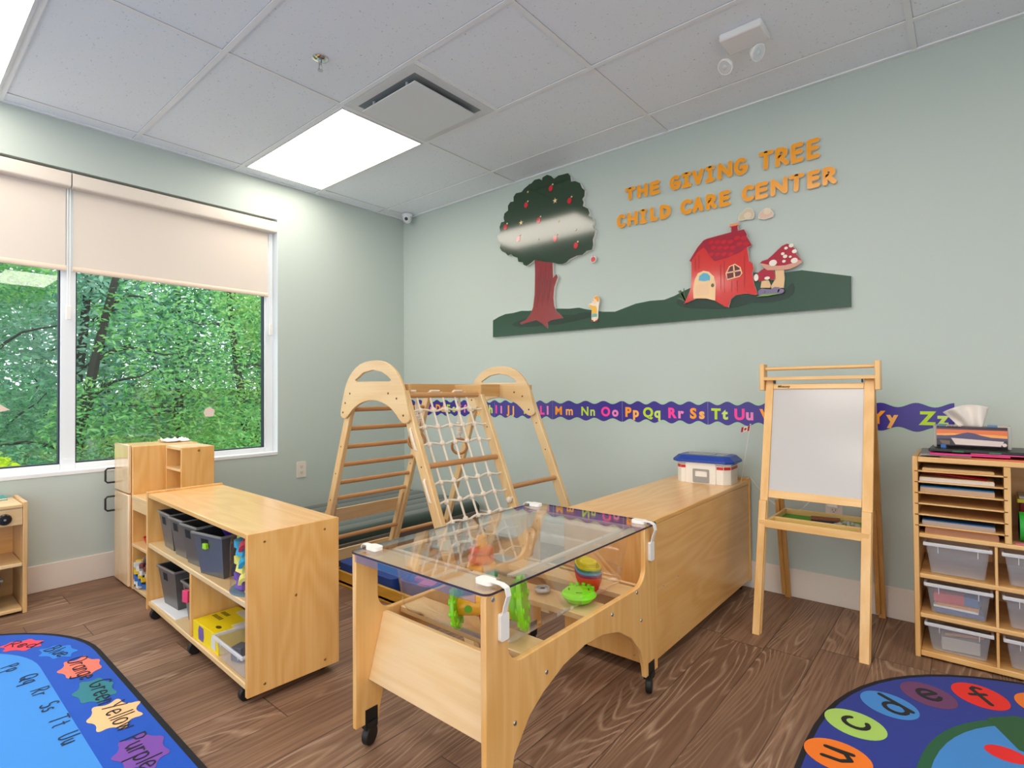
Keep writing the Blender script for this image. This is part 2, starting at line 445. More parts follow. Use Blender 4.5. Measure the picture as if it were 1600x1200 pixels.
# roller blinds
FAB = mat('DDD2C7', .85, .2, bump=600); CASS = mat('E0D5C9', .5)
def blind(y0, y1, lab, fy0, fy1, cord_y):
    t = thing('roller_blind', lab, 'blind', (-.04, (y0 + y1) / 2, 2.38), 0, None)
    b = MB(); b.prism(rrect(-.062, .004, 2.292, 2.376, .012), 'xz', y0, y1); b.build('cassette', CASS, t, bevel=.002)
    b = MB(); b.box(-.052, -.050, fy0, fy1, 1.83, 2.30); b.build('fabric', FAB, t)
    b = MB(); b.prism([(-.051 + .008 * math.cos(a * PI / 6), 1.825 + .016 * math.sin(a * PI / 6)) for a in range(12)], 'xz', fy0 - .004, fy1 + .004); b.build('bottom_bar', mat('E8D3BE', .45), t)
    b = MB(); cy = cord_y
    b.tube([(-.036, cy, 2.30), (-.036, cy, 1.60)], .0022, 6); b.tube([(-.036, cy + .012, 2.30), (-.036, cy + .012, 1.60)], .0022, 6)
    b.build('cord', mat('EFEFEF', .4), t)
    b = MB(); b.box(-.043, -.029, cy - .006, cy + .018, 1.525, 1.605); b.build('cord_tensioner', mat('EDEAE4', .4), t, bevel=.003)
    b = MB(); b.box(-.06, -.035, y1 - .012, y1, 2.376, WZ1); b.box(-.06, -.035, y0, y0 + .012, 2.376, WZ1); b.build('bracket', mat('9AA0A3', .5), t)
blind(-2.402, -1.19, 'beige roller blind half lowered over the right window pane', -2.388, -1.238, -1.226)
blind(-3.63, -2.408, 'beige roller blind half lowered over the left window pane', -3.615, -2.424, -2.417)
# paper leaves on the glass
def star(cx, cy, R, r, n, a0=90, sq=1): return [(cx + (R if i % 2 == 0 else r) * math.cos(math.radians(a0 + 180 * i / n)) * sq, cy + (R if i % 2 == 0 else r) * math.sin(math.radians(a0 + 180 * i / n))) for i in range(2 * n)]
b = MB(); b.prism(star(-2.735, 1.026, .085, .042, 5, 60), 'yz', -.1065, -.1045)
tag(base_at(b.build('paper_leaf', mat('E5CCBE', .8)), (-.106, -2.752, 1.026)), 'pale pink maple leaf cutout stuck on the left window pane', 'decoration')
b = MB(); b.prism([(-1.647, .93), (-1.66, .955), (-1.648, .985), (-1.62, .999), (-1.603, .985), (-1.588, .975), (-1.592, .95), (-1.6, .93)], 'yz', -.1065, -.1045)
tag(base_at(b.build('paper_leaf', mat('E5D0C6', .8)), (-.106, -1.62, .96)), 'pale rounded leaf cutout stuck on the right window pane', 'decoration')

# ------------------------------------------------------------------ ceiling fittings
def panel(x0, x1, y0, y1, lab, group=None):
    t = thing('ceiling_light', lab, 'light', ((x0 + x1) / 2, (y0 + y1) / 2, H), 0, group)
    b = MB()
    for q in ((x0, x1, y0, y0 + .012), (x0, x1, y1 - .012, y1), (x0, x0 + .012, y0 + .012, y1 - .012), (x1 - .012, x1, y0 + .012, y1 - .012)): b.box(*q, H - .011, H - .001)
    b.build('frame', mat('D9DCDE', .4), t)
    b = MB(); b.box(x0 + .012, x1 - .012, y0 + .012, y1 - .012, H - .009, H - .006)
    b.build('diffuser', mat('FFF6E8', .5, emit=PANEL_STRENGTH, key='panel'), t)
panel(.132, 1.328, -1.481, -.896, 'flat square-edged ceiling light panel near the corner, beside the air diffuser')
panel(.132, 1.328, -3.31, -2.725, 'flat ceiling light panel above the window at the left edge')
panel(2.571, 3.766, -2.09, -1.506, 'flat ceiling light panel overhead, nearest to the orange wall lettering')
for x0, ya in ((2.571, -3.92), (2.571, -5.75), (5.009, -2.09), (5.009, -3.92), (5.009, -5.75), (.132, -5.14)):  # extra panels out of view, added to brighten floor, cabinet and ceiling
    panel(x0, x0 + 1.195, ya, ya + .585, 'added ceiling light panel out of view, above and behind the viewer', 'added ceiling lights out of view')
# air diffuser
t = thing('air_diffuser', 'white square air diffuser with a drop plate beside the lit ceiling panel', 'vent', (1.645, -1.187, H))
b = MB(); x0, x1, y0, y1 = 1.354, 1.936, -1.477, -.9
for q in ((x0, x1, y0, y0 + .05), (x0, x1, y1 - .05, y1), (x0, x0 + .05, y0 + .05, y1 - .05), (x1 - .05, x1, y0 + .05, y1 - .05)): b.box(*q, H - .008, H - .002)
b.build('frame', mat('DDE0E1', .5), t)
b = MB(); k = MB()
V = []
for d, z in ((.05, H - .006), (.085, H - .0015)):
    V += [(x0 + d, y0 + d, z), (x1 - d, y0 + d, z), (x1 - d, y1 - d, z), (x0 + d, y1 - d, z)]
b.add(V, [(i, (i + 1) % 4, 4 + (i + 1) % 4, 4 + i) for i in range(4)] + [(4, 5, 6, 7)]); b.build('throat', mat('8E9698', .7), t)
b = MB(); b.box(1.413, 1.862, -1.408, -.968, H - .034, H - .028); b.build('plate', mat('DDE1E3', .45), t, bevel=.004)
b = MB()
for px, py in ((1.5, -1.39), (1.78, -1.39), (1.5, -.985), (1.78, -.985)): b.cyl((px, py, H - .03), (px, py, H), .008)
b.build('clip', mat('AAB0B1', .5), t)
# sprinkler
t = thing('sprinkler', 'chrome fire sprinkler head hanging from the ceiling tile', 'sprinkler', (1.63, -1.785, H))
b = MB(); b.lathe([(.036, 0), (.036, -.004), (.026, -.010), (.012, -.012)], (1.63, -1.785, H - .001)); b.build('escutcheon', CHROME, t)
b = MB(); b.cyl((1.63, -1.785, H - .01), (1.63, -1.785, H - .03), .008); b.tube([(1.622, -1.785, H - .03), (1.618, -1.785, H - .045), (1.63, -1.785, H - .058), (1.642, -1.785, H - .045), (1.638, -1.785, H - .03)], .0025, 6); b.cyl((1.63, -1.785, H - .058), (1.63, -1.785, H - .061), .012); b.build('head', STEEL, t)
# emergency light
t = thing('emergency_light', 'white twin-head emergency light on the ceiling by the mural wall', 'light', (3.22, -.63, H))
b = MB(); b.box(3.12, 3.30, -.72, -.58, H - .035, H - .001); b.build('housing', mat('E8E8E8', .4), t, bevel=.008)
for (hx, hy, dx, dy) in ((3.10, -.565, -.25, -.75), (3.245, -.58, .9, -.35)):
    d = Vector((dx, dy, -.75)).normalized(); p = Vector((hx, hy, H - .065))
    b = MB(); b.cyl(p - d * .035, p, .014, .036, 20); b.cyl(p, p + d * .008, .036, .036, 20); b.cyl((hx, hy, H - .034), p - d * .03, .008)
    h = b.build('lamp_head', mat('ECECEA', .35), t)
    b = MB(); b.cyl(p + d * .0085, p + d * .0105, .031, .029, 20); b.cyl(p + d * .0105, p + d * .0125, .012, .008, 14); b.build('lens', mat('DDE2E6', .2, metal=.3), h)
# dome camera
t = thing('security_camera', 'small white dome camera in the corner under the ceiling', 'camera', (.16, -.085, H))
b = MB(); b.lathe([(.048, 0), (.048, -.02), (.043, -.026)], (.16, -.085, H - .008)); b.lathe([(.042, -.03), (.04, -.05), (.03, -.068), (.015, -.078), (1e-6, -.08)], (.16, -.085, H - .004)); b.build('housing', mat('E2E5E8', .35), t)
b = MB(); d = Vector((.6, -.78, -.28)).normalized(); p = Vector((.16, -.085, H - .045)) + d * .034; b.cyl(p, p + d * .012, .016, .013, 16); b.build('lens', BLACK, t)
# outlets
def outlet(p, ax, lab, plug=False):
    t = thing('wall_outlet', lab, 'outlet', p)
    X = Matrix.Translation(p) @ (Matrix.Rotation(PI / 2, 4, 'Z') if ax == 'x' else Matrix.Identity(4))
    b = MB(); b.prism(rrect(-.037, .037, -.06, .06, .005), 'xz', -.006, 0, X=X); b.build('plate', mat('E8DDD2', .4), t, bevel=.0015)
    for dz in (-.022, .022):
        b = MB(); b.prism(rrect(-.017, .017, dz - .014, dz + .014, .008), 'xz', -.0075, -.0055, X=X)
        b.box(-.008, -.006, -.0082, -.007, dz - .003, dz + .007, 1, X); b.box(.006, .008, -.0082, -.007, dz - .003, dz + .006, 1, X); b.cyl((0, -.0082, dz - .008), (0, -.007, dz - .008), .0025, m=1, X=X)
        b.build('socket', [mat('E2D6C9', .4), mat('4A443E', .5)], t)
outlet((0.0, -1.0, .50), 'x', 'white wall outlet on the window wall below the window corner')
outlet((3.42, 0, .50), 'y', 'white wall outlet on the mural wall behind the easel tray')

# ------------------------------------------------------------------ trees outside
b = MB(); n = 24
V = [(-.2 - 26 * i / n, -16 + 34 * j / n, -.75 + .08 * math.sin(i * 1.7 + j) + (.0 if i < 6 else .11 * (i - 6))) for i in range(n + 1) for j in range(n + 1)]
b.add(V, [(i * (n + 1) + j, i * (n + 1) + j + 1, (i + 1) * (n + 1) + j + 1, (i + 1) * (n + 1) + j) for i in range(n) for j in range(n)])
struct(b.build('ground_outside', mat('4C6B38', .95, .1, bump=8)))
rnd = random.Random(11)
def leaves(mb, c, R, N, s, flat=.85):
    for _ in range(N):
        while True:
            q = Vector((rnd.uniform(-1, 1), rnd.uniform(-1, 1), rnd.uniform(-1, 1)))
            if .15 < q.length < 1: break
        p = Vector((c[0] + q.x * R[0], c[1] + q.y * R[1], c[2] + q.z * R[2]))
        d = Vector((rnd.gauss(0, 1), rnd.gauss(0, 1), rnd.gauss(0, .5))).normalized(); e = d.cross(Vector((rnd.gauss(0, 1), rnd.gauss(0, 1), rnd.gauss(0, 1)))).normalized()
        l = s * rnd.uniform(.6, 1.4); wd = l * .36
        mb.add([p - d * l, p + e * wd, p + d * l, p - e * wd], [(0, 1, 2, 3)])
def tree(base, h, lean, crowns, nl, cols, lab, group=None, leaf=.06, tr=.09, bark='3A3733', branches=7):
    t = thing('tree', lab, 'tree', base, 0, group)
    b = MB(); P = []
    for i in range(9):
        f = i / 8; P.append((base[0] + lean[0] * f + .05 * math.sin(5 * f + base[1]), base[1] + lean[1] * f + .07 * math.sin(4 * f + base[0]), base[2] + h * f))
    b.tube(P, tr, 8, rad=[tr * (1 - .75 * i / 8) for i in range(9)])
    for k in range(branches):
        p = Vector(P[2 + k % 6]); d = Vector((rnd.uniform(-.3, 1), rnd.uniform(-1, 1), rnd.uniform(.1, .7))).normalized(); L = rnd.uniform(.7, 1.7)
        q = [p + d * (L * j / 5) + Vector((0, 0, .10 * math.sin(j))) for j in range(6)]
        b.tube(q, .02, 6, rad=[tr * .3 * (1 - .8 * j / 5) for j in range(6)])
    b.build('trunk', mat(bark, .9, .1), t)
    b = MB(); b.keep = True
    for c, R in crowns: leaves(b, (base[0] + c[0], base[1] + c[1], base[2] + c[2]), R, nl // len(crowns), leaf)
    o = b.build('foliage', leaf_mat(*cols), t, smooth=0); o['kind'] = 'stuff'
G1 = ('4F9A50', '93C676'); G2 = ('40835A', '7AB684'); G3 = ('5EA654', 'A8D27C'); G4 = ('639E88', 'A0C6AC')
tree((-4.4, -1.80, -.8), 4.6, (.2, .95, 0), [((0.5, 1.2, 2.6), (.7, .9, .9)), ((.4, 1.5, 1.5), (.6, .9, .8)), ((.5, .4, 1.3), (.5, .6, .8)), ((.2, -.3, 3.4), (.5, .5, .5))], 7600, G1, 'leafy green tree with a dark leaning trunk seen through the right window pane', leaf=.036, tr=.085)
tree((-4.9, .75, -.8), 4.4, (0, -.25, 0), [((.3, 0, 2.2), (.8, .9, 1.1)), ((.4, -.5, 1.2), (.7, .8, .6)), ((.2, .2, 3.3), (.6, .8, .6))], 7000, G3, 'bright green bushy tree filling the right side of the window', leaf=.036)
tree((-4.9, -2.35, -.8), 4.6, (0, .2, 0), [((.3, -.2, 2.0), (.7, .65, 1.0)), ((.3, .5, 1.5), (.6, .6, .7)), ((.2, 0, 3.1), (.6, .6, .6))], 5200, G2, 'darker green tree with a thin trunk behind the left window pane', leaf=.036, tr=.07)
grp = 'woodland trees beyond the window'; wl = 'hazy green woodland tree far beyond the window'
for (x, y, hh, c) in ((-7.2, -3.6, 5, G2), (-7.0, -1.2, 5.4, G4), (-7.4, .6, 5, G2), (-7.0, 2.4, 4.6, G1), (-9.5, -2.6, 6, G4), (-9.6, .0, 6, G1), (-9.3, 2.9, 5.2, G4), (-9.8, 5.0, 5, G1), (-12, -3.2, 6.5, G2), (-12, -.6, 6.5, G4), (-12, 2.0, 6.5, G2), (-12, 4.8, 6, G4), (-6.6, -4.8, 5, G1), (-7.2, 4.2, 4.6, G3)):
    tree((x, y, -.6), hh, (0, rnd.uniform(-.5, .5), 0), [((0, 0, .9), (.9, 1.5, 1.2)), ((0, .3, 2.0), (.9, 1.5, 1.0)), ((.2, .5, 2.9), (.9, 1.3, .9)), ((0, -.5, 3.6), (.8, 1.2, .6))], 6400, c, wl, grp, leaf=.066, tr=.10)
for (x, y, lab, c, r) in ((-2.5, -2.62, 'yellow green shrub low outside the left window pane', ('A9C716', 'E2EE2B'), (.35, .34, .34)), (-3.4, -1.4, 'low green shrub outside under the dark leaning tree', G2, (.5, .65, .42)), (-3.4, -.2, 'low green shrub outside below the middle of the right pane', G1, (.5, .7, .55)), (-3.3, -2.2, 'low dark green shrub outside behind the window mullion', G2, (.5, .6, .5)), (-3.6, 1.0, 'low bright green shrub outside at the right end of the window', G3, (.5, .8, .7))):
    t = thing('shrub', lab, 'shrub', (x, y, -.72))
    b = MB()
    for k in range(7):
        a = k * 2 * PI / 7; b.tube([(x, y, -.75), (x + .12 * math.cos(a), y + .12 * math.sin(a), -.2), (x + .25 * math.cos(a), y + .25 * math.sin(a), .35)], .008, 5)
    b.build('stem', mat('4A4636', .9), t)
    b = MB(); b.keep = True; leaves(b, (x, y, .1 if r[0] > .4 else .33), r, 2600, .030 if r[0] > .4 else .03)
    if r[0] < .4: leaves(b, (x + .03, y - .17, .62), (.07, .07, .14), 60, .03)
    o = b.build('foliage', leaf_mat(*c), t, smooth=0); o['kind'] = 'stuff'

# ------------------------------------------------------------------ pen-stroke lettering
def C_(a0=60, a1=300, cx=.42, cy=.5, rx=.4, ry=.5): return arc(cx, cy, rx, ry, a0, a1, 14)
GL = {
 'T': [[(0, 1), (.8, 1)], [(.4, 1), (.36, 0)]], 'H': [[(.05, 1), (.03, 0)], [(.65, 1), (.63, 0)], [(.04, .5), (.64, .52)]],
 'E': [[(.6, 1), (.05, .98), (.03, 0), (.6, .02)], [(.04, .52), (.55, .54)]], 'G': [arc(.42, .5, .4, .5, 55, 335, 14) + [(.8, .42), (.45, .44)]],
 'I': [[(0, 1), (.55, 1)], [(.29, 1), (.27, 0)], [(0, 0), (.55, 0)]], 'V': [[(0, 1), (.36, 0), (.72, 1)]], 'N': [[(.04, 0), (.06, 1), (.68, .04), (.7, 1)]],
 'R': [[(.06, 0), (.06, 1), (.4, .98), (.6, .85), (.6, .65), (.4, .5), (.1, .46)], [(.25, .48), (.7, 0)]], 'C': [C_(50, 310)], 'L': [[(.06, 1), (.04, .02), (.6, .02)]],
 'D': [[(.05, 0), (.05, 1), (.3, .98), (.58, .8), (.66, .5), (.55, .18), (.3, .02), (.05, 0)]], 'A': [[(0, 0), (.38, 1), (.7, 0)], [(.13, .36), (.6, .36)]],
 'B': [[(.05, 0), (.05, 1), (.4, .96), (.5, .76), (.38, .56), (.07, .52)], [(.38, .54), (.58, .38), (.52, .1), (.3, 0), (.05, 0)]],
 'O': [arc(.42, .5, .42, .5, 0, 360, 20)], 'Y': [[(0, 1), (.32, .5)], [(.66, 1), (.22, 0)]], 'P': [[(.06, 0), (.06, 1), (.4, .98), (.58, .8), (.5, .56), (.08, .48)]],
 'Q': [arc(.4, .5, .4, .5, 0, 360, 20), [(.42, .25), (.85, -.12)]], 'S': [arc(.3, .75, .26, .25, 40, 260, 8) + arc(.3, .25, .28, .26, 80, -150, 8)], 'U': [[(.03, 1), (.03, .3), (.15, .05), (.35, 0), (.55, .1), (.62, .3), (.62, 1)]],
 'e': [[(.04, .3), (.5, .34)] + arc(.28, .3, .25, .3, 10, 320, 12)], 'd': [arc(.26, .3, .25, .3, 20, 340, 12), [(.52, 1), (.52, 0)]], 'l': [[(.1, 1), (.1, 0)]],
 'u': [[(.02, .6), (.04, .2), (.2, 0), (.42, .15), (.46, .6)], [(.46, .6), (.48, 0)]], 'r': [[(.05, .6), (.05, 0)], [(.05, .35), (.2, .58), (.4, .55)]], 'a': [arc(.25, .3, .24, .3, 30, 330, 12), [(.5, .6), (.52, 0)]],
 'n': [[(.04, .6), (.04, 0)], [(.04, .35), (.2, .58), (.4, .5), (.45, 0)]], 'g': [arc(.25, .3, .24, .3, 30, 330, 12), [(.5, .6), (.5, -.2), (.35, -.38), (.08, -.3)]], 'o': [arc(.27, .3, .26, .3, 0, 360, 14)],
 'w': [[(0, .6), (.16, 0), (.32, .5), (.5, 0), (.64, .6)]], 'p': [[(.04, .6), (.04, -.4)], arc(.28, .3, .24, .3, 160, -160, 12)], 'q': [arc(.26, .3, .24, .3, 20, 340, 12), [(.5, .6), (.5, -.4)]],
 's': [arc(.2, .45, .17, .15, 40, 260, 6) + arc(.2, .15, .19, .16, 80, -150, 6)], 't': [[(.2, .9), (.2, .1), (.36, 0)], [(0, .6), (.4, .6)]], 'f': [[(.5, .92), (.38, 1), (.25, .88), (.25, 0)], [(.02, .55), (.45, .58)]], 'c': [arc(.28, .3, .26, .3, 45, 315, 12)],
}
GW = {k: max(p[0] for L in v for p in L) for k, v in GL.items()}

# ------------------------------------------------------------------ wall lettering THE GIVING TREE / CHILD CARE CENTER
ORG = mat('F7A010', .3, .45, coat=.25); ORGE = mat('F2D9B0', .4)
LINES = (('THE GIVING TREE', [('T', 2.274, 2.345), ('H', 2.356, 2.43), ('E', 2.444, 2.51), ('G', 2.575, 2.645), ('I', 2.65, 2.709), ('V', 2.716, 2.783), ('I', 2.794, 2.847), ('N', 2.861, 2.946), ('G', 2.955, 3.03), ('T', 3.088, 3.163), ('R', 3.169, 3.238), ('E', 3.246, 3.308), ('E', 3.321, 3.383)], 2.311, 2.277, 2.391, 2.383, (3, 6, 4)),
         ('CHILD CARE CENTER', [('C', 2.211, 2.272), ('H', 2.286, 2.359), ('I', 2.373, 2.422), ('L', 2.444, 2.494), ('D', 2.507, 2.58), ('C', 2.64, 2.711), ('A', 2.716, 2.778), ('R', 2.792, 2.857), ('E', 2.87, 2.933), ('C', 2.996, 3.061), ('E', 3.066, 3.133), ('N', 3.143, 3.23), ('T', 3.238, 3.31), ('E', 3.323, 3.382), ('R', 3.391, 3.456)], 2.145, 2.126, 2.232, 2.218, None))
ORD = ('first', 'second', 'third', 'fourth', 'fifth', 'sixth')
for body, LL, zb0, zb1, zt0, zt1, _ in LINES:
    words = body.split(); idx = [(wd, k) for wd in words for k in range(len(wd))]
    for (ch, xa, xb), (wd, k) in zip(LL, idx):
        f = (xa - LL[0][1]) / (LL[-1][2] - LL[0][1]); zb = zb0 + (zb1 - zb0) * f; zt = zt0 + (zt1 - zt0) * f
        wdt = .021; sx = (xb - xa - wdt) / GW[ch]; sz = zt - zb - wdt
        b = MB()
        P = [[(xa + wdt / 2 + p[0] * sx, zb + wdt / 2 + p[1] * sz) for p in L] for L in GL[ch]]
        b.strokes(P, wdt + .003, .010, lambda u, v, d: (u, -.006 - d, v), 1); b.strokes(P, wdt, .003, lambda u, v, d: (u, -.016 - d, v), 0)
        o = base_at(b.build('sign_letter', [ORG, ORGE]), ((xa + xb) / 2, -.006, zb))
        tag(o, 'orange wall letter %s, %s letter of the word %s' % (ch, ORD[k], wd), 'letter', 'orange sign letters on the mural wall')

# ------------------------------------------------------------------ mural cutouts
def cut(poly, y0, y1, mats_, name='board', m=0, ms=1, parent=None, holes=()):
    b = MB(); b.prism(poly, 'xz', y0, y1, m, ms, holes); return b.build(name, mats_, parent, smooth=0)
def flat(b, poly, y, m=0): b.prism(poly, 'xz', y, y - .0008, m)
def blob(cx, cz, rx, rz, n=14, a=0): return [(cx + rx * math.cos(2 * PI * i / n + a), cz + rz * math.sin(2 * PI * i / n + a)) for i in range(n)]
gloss = dict(rough=.11, spec=.55, coat=.6)
DGRN = mat('1F3B24', **gloss); MGRN = mat('274A36', .3, .4); SGRN = mat('1D3629', .3, .4); BARK = mat('8E3034', **gloss); APR = mat('D0162B', **gloss)
CRM = mat('F6CF9C', .3); REDH = mat('D6281C', **gloss); ROOFC = mat('A5122B', **gloss); ROOFS = mat('C90F1F', **gloss)
CROWN = [(1.176, 2.288), (1.209, 2.325), (1.201, 2.357), (1.218, 2.391), (1.251, 2.391), (1.243, 2.423), (1.251, 2.452), (1.288, 2.468), (1.288, 2.505), (1.312, 2.527), (1.344, 2.523), (1.344, 2.559), (1.368, 2.58), (1.422, 2.576), (1.445, 2.594), (1.499, 2.617), (1.514, 2.616), (1.544, 2.635), (1.588, 2.632), (1.613, 2.614), (1.62, 2.635), (1.66, 2.642), (1.695, 2.624), (1.719, 2.598), (1.758, 2.611), (1.839, 2.606), (1.859, 2.581), (1.865, 2.54), (1.898, 2.535), (1.937, 2.511), (1.953, 2.474), (1.975, 2.452), (1.972, 2.415), (1.955, 2.397), (1.965, 2.372), (1.958, 2.349), (1.999, 2.321), (2.011, 2.291), (2.002, 2.272), (2.033, 2.251), (2.045, 2.219), (2.032, 2.192), (2.057, 2.168), (2.047, 2.133), (2.035, 2.108), (2.037, 2.07), (2.028, 2.039), (1.987, 2.038), (1.951, 2.017), (1.906, 2.019), (1.873, 2.011), (1.846, 2.004), (1.819, 1.986), (1.785, 1.98), (1.751, 1.986), (1.71, 2.001), (1.625, 2.023), (1.538, 2.049), (1.508, 2.033), (1.463, 2.017), (1.436, 2.03), (1.429, 2.049), (1.386, 2.061), (1.379, 2.093), (1.34, 2.108), (1.316, 2.13), (1.284, 2.124), (1.26, 2.149), (1.224, 2.168), (1.204, 2.196), (1.212, 2.232), (1.188, 2.255)]
TRUNK = [(1.538, 2.061), (1.541, 1.949), (1.535, 1.797), (1.52, 1.705), (1.497, 1.661), (1.451, 1.618), (1.394, 1.602), (1.405, 1.589), (1.474, 1.598), (1.548, 1.609), (1.599, 1.581), (1.652, 1.539), (1.653, 1.582), (1.678, 1.594), (1.733, 1.598), (1.788, 1.601), (1.768, 1.623), (1.727, 1.655), (1.71, 1.696), (1.704, 1.754), (1.712, 1.827), (1.743, 1.896), (1.733, 1.918), (1.702, 1.894), (1.699, 2.011), (1.661, 2.052), (1.611, 2.057)]
HILL = [(1.118, 1.514), (1.12, 1.645), (1.182, 1.667), (1.248, 1.682), (1.328, 1.683), (1.406, 1.691), (1.474, 1.684), (1.72, 1.675), (1.836, 1.662), (1.915, 1.661), (1.973, 1.644), (2.103, 1.614), (2.193, 1.605), (2.342, 1.641), (2.44, 1.648), (2.535, 1.644), (2.6, 1.66), (2.662, 1.684), (2.706, 1.698), (2.963, 1.713), (3.054, 1.734), (3.21, 1.711), (3.263, 1.711), (3.294, 1.711), (3.514, 1.648), (3.513, 1.495)]
HOUSE = [(2.7, 1.852), (2.713, 1.872), (2.752, 1.926), (2.785, 1.958), (2.804, 1.964), (2.877, 1.97), (2.942, 1.976), (2.944, 2.003), (2.933, 2.007), (2.936, 2.022), (2.982, 2.022), (2.984, 2.008), (2.977, 2.001), (2.979, 1.975), (3.011, 1.978), (3.026, 1.949), (3.025, 1.937), (3.052, 1.882), (3.027, 1.875), (3.031, 1.841), (3.036, 1.798), (3.053, 1.782), (3.059, 1.753), (3.052, 1.727), (3.06, 1.669), (3.078, 1.608), (3.059, 1.608), (3.021, 1.621), (2.961, 1.619), (2.935, 1.6), (2.921, 1.554), (2.899, 1.563), (2.854, 1.596), (2.836, 1.605), (2.8, 1.618), (2.734, 1.626), (2.69, 1.609), (2.663, 1.603), (2.681, 1.634), (2.706, 1.693), (2.711, 1.749), (2.712, 1.843)]
ROOF = [(2.7, 1.852), (2.713, 1.872), (2.752, 1.926), (2.785, 1.958), (2.804, 1.964), (2.877, 1.97), (2.942, 1.975), (3.011, 1.978), (3.026, 1.949), (3.025, 1.937), (3.052, 1.882), (3.025, 1.878), (2.986, 1.853), (2.92, 1.837), (2.848, 1.826), (2.826, 1.853), (2.798, 1.904), (2.785, 1.92), (2.746, 1.894), (2.712, 1.85)]
DOOR = [(2.722, 1.627), (2.721, 1.681), (2.73, 1.737), (2.75, 1.772), (2.783, 1.782), (2.815, 1.771), (2.843, 1.74), (2.853, 1.692), (2.85, 1.642), (2.848, 1.601), (2.827, 1.608), (2.8, 1.618), (2.762, 1.625)]
# hill
t = thing('hill_cutout', 'long dark green rolling hill cutout along the bottom of the wall mural', 'mural', (2.3, 0, 1.5))
cut(HILL, -.0015, -.020, [MGRN, EDGEW], 'board', parent=t)
for k, P in enumerate((smooth_poly([(2.961, 1.579), (3.017, 1.617), (3.129, 1.604), (3.216, 1.618), (3.247, 1.657), (3.262, 1.629), (3.254, 1.588), (3.208, 1.564), (3.128, 1.558), (3.046, 1.57)]),
    smooth_poly([(2.6, 1.62), (2.66, 1.66), (2.72, 1.64), (2.95, 1.61), (3.1, 1.60), (3.05, 1.57), (2.93, 1.545), (2.8, 1.56), (2.65, 1.58)]),
    smooth_poly([(1.3, 1.6), (1.45, 1.635), (1.7, 1.64), (1.86, 1.61), (1.95, 1.63), (2.1, 1.6), (1.95, 1.58), (1.75, 1.56), (1.5, 1.565), (1.35, 1.575)]))):
    b = MB(); flat(b, P, -.0202 - .0002 * k); b.build('shading', SGRN, t, smooth=0)
# tree
t = thing('tree_cutout', 'large glossy apple tree cutout with dark green crown and red trunk on the wall', 'mural', (1.6, 0, 1.55))
cut(TRUNK, -.0025, -.0235, [BARK, EDGEW], 'trunk', parent=t)
b = MB()
for i in range(9):
    x = 1.56 + i * .015; z = 1.70 + .05 * (i % 3); b.prism([(x, z), (x + .004, z + .05), (x + .001, z + .19), (x - .003, z + .05)], 'xz', -.0236, -.0243)
b.build('bark_line', mat('6B2429', .4), t, smooth=0)
cut(CROWN, -.002, -.0265, [DGRN, EDGEW], 'crown', parent=t)
for x, z in ((1.691, 2.536), (1.851, 2.41), (1.465, 2.468), (1.262, 2.345), (1.581, 2.33), (1.388, 2.232), (1.725, 2.169), (1.899, 2.089)):
    b = MB(); b.prism(blob(x, z, .018, .021), 'xz', -.0275, -.0284, 0); b.prism(blob(x + .018, z + .024, .007, .006, 8), 'xz', -.0275, -.0286, 1)
    b.build('apple', [APR, mat('E3C58A', .4)], t, smooth=0)
for x, z in ((1.728, 2.439), (1.416, 2.347), (1.483, 2.561), (1.758, 2.285), (1.901, 2.197), (1.576, 2.191)):
    r = .022 if z > 2.3 and x != 1.483 else .011
    b = MB(); b.prism(star(x, z, r, r * .35, 5, 90), 'xz', -.0275, -.0284); b.build('star', mat('F2CF93', .35), t, smooth=0)
# falling apple
b = MB(); b.prism(blob(2.032, 1.975, .022, .024), 'xz', -.009, -.020, 1); b.prism(blob(2.032, 1.973, .017, .018), 'xz', -.020, -.021, 0); b.prism([(2.03, 1.99), (2.033, 1.99), (2.037, 2.003), (2.034, 2.003)], 'xz', -.020, -.0215, 2)
tag(base_at(b.build('apple_cutout', [APR, EDGEW, BARK], smooth=0), (2.032, -.009, 1.953)), 'tiny red apple cutout falling on the wall below the tree crown', 'mural')
# child figure cutout
t = thing('child_cutout', 'small cutout of a fair-haired child in yellow shirt and teal shorts beside the tree', 'mural', (2.045, 0, 1.555))
y0, y1 = -.021, -.028
cut(smooth_poly([(2.02, 1.556), (2.07, 1.553), (2.072, 1.64), (2.085, 1.69), (2.075, 1.722), (2.055, 1.728), (2.035, 1.712), (2.03, 1.68), (1.995, 1.675), (1.996, 1.66), (2.025, 1.65), (2.02, 1.61)], 1), y0, y1, [mat('F1E3D0', .4), EDGEW], 'board', parent=t)
b = MB(); flat(b, smooth_poly([(2.024, 1.6), (2.062, 1.6), (2.062, 1.655), (2.03, 1.66), (1.998, 1.673), (1.998, 1.664), (2.022, 1.645)], 1), -.0285); b.build('shirt', mat('F3B93F', .4), t, smooth=0)
b = MB(); flat(b, [(2.022, 1.584), (2.064, 1.584), (2.063, 1.605), (2.024, 1.606)], -.0287); b.build('shorts', mat('6FB3AE', .4), t, smooth=0)
b = MB(); flat(b, blob(2.045, 1.692, .018, .02), -.0285); flat(b, [(2.026, 1.562), (2.036, 1.562), (2.037, 1.586), (2.027, 1.586)], -.0285); flat(b, [(2.053, 1.56), (2.063, 1.56), (2.06, 1.586), (2.05, 1.586)], -.0285); flat(b, blob(2.036, 1.697, .0025, .003, 6), -.0296, 1); b.build('skin', [mat('F4D3B2', .4), BARK], t, smooth=0)
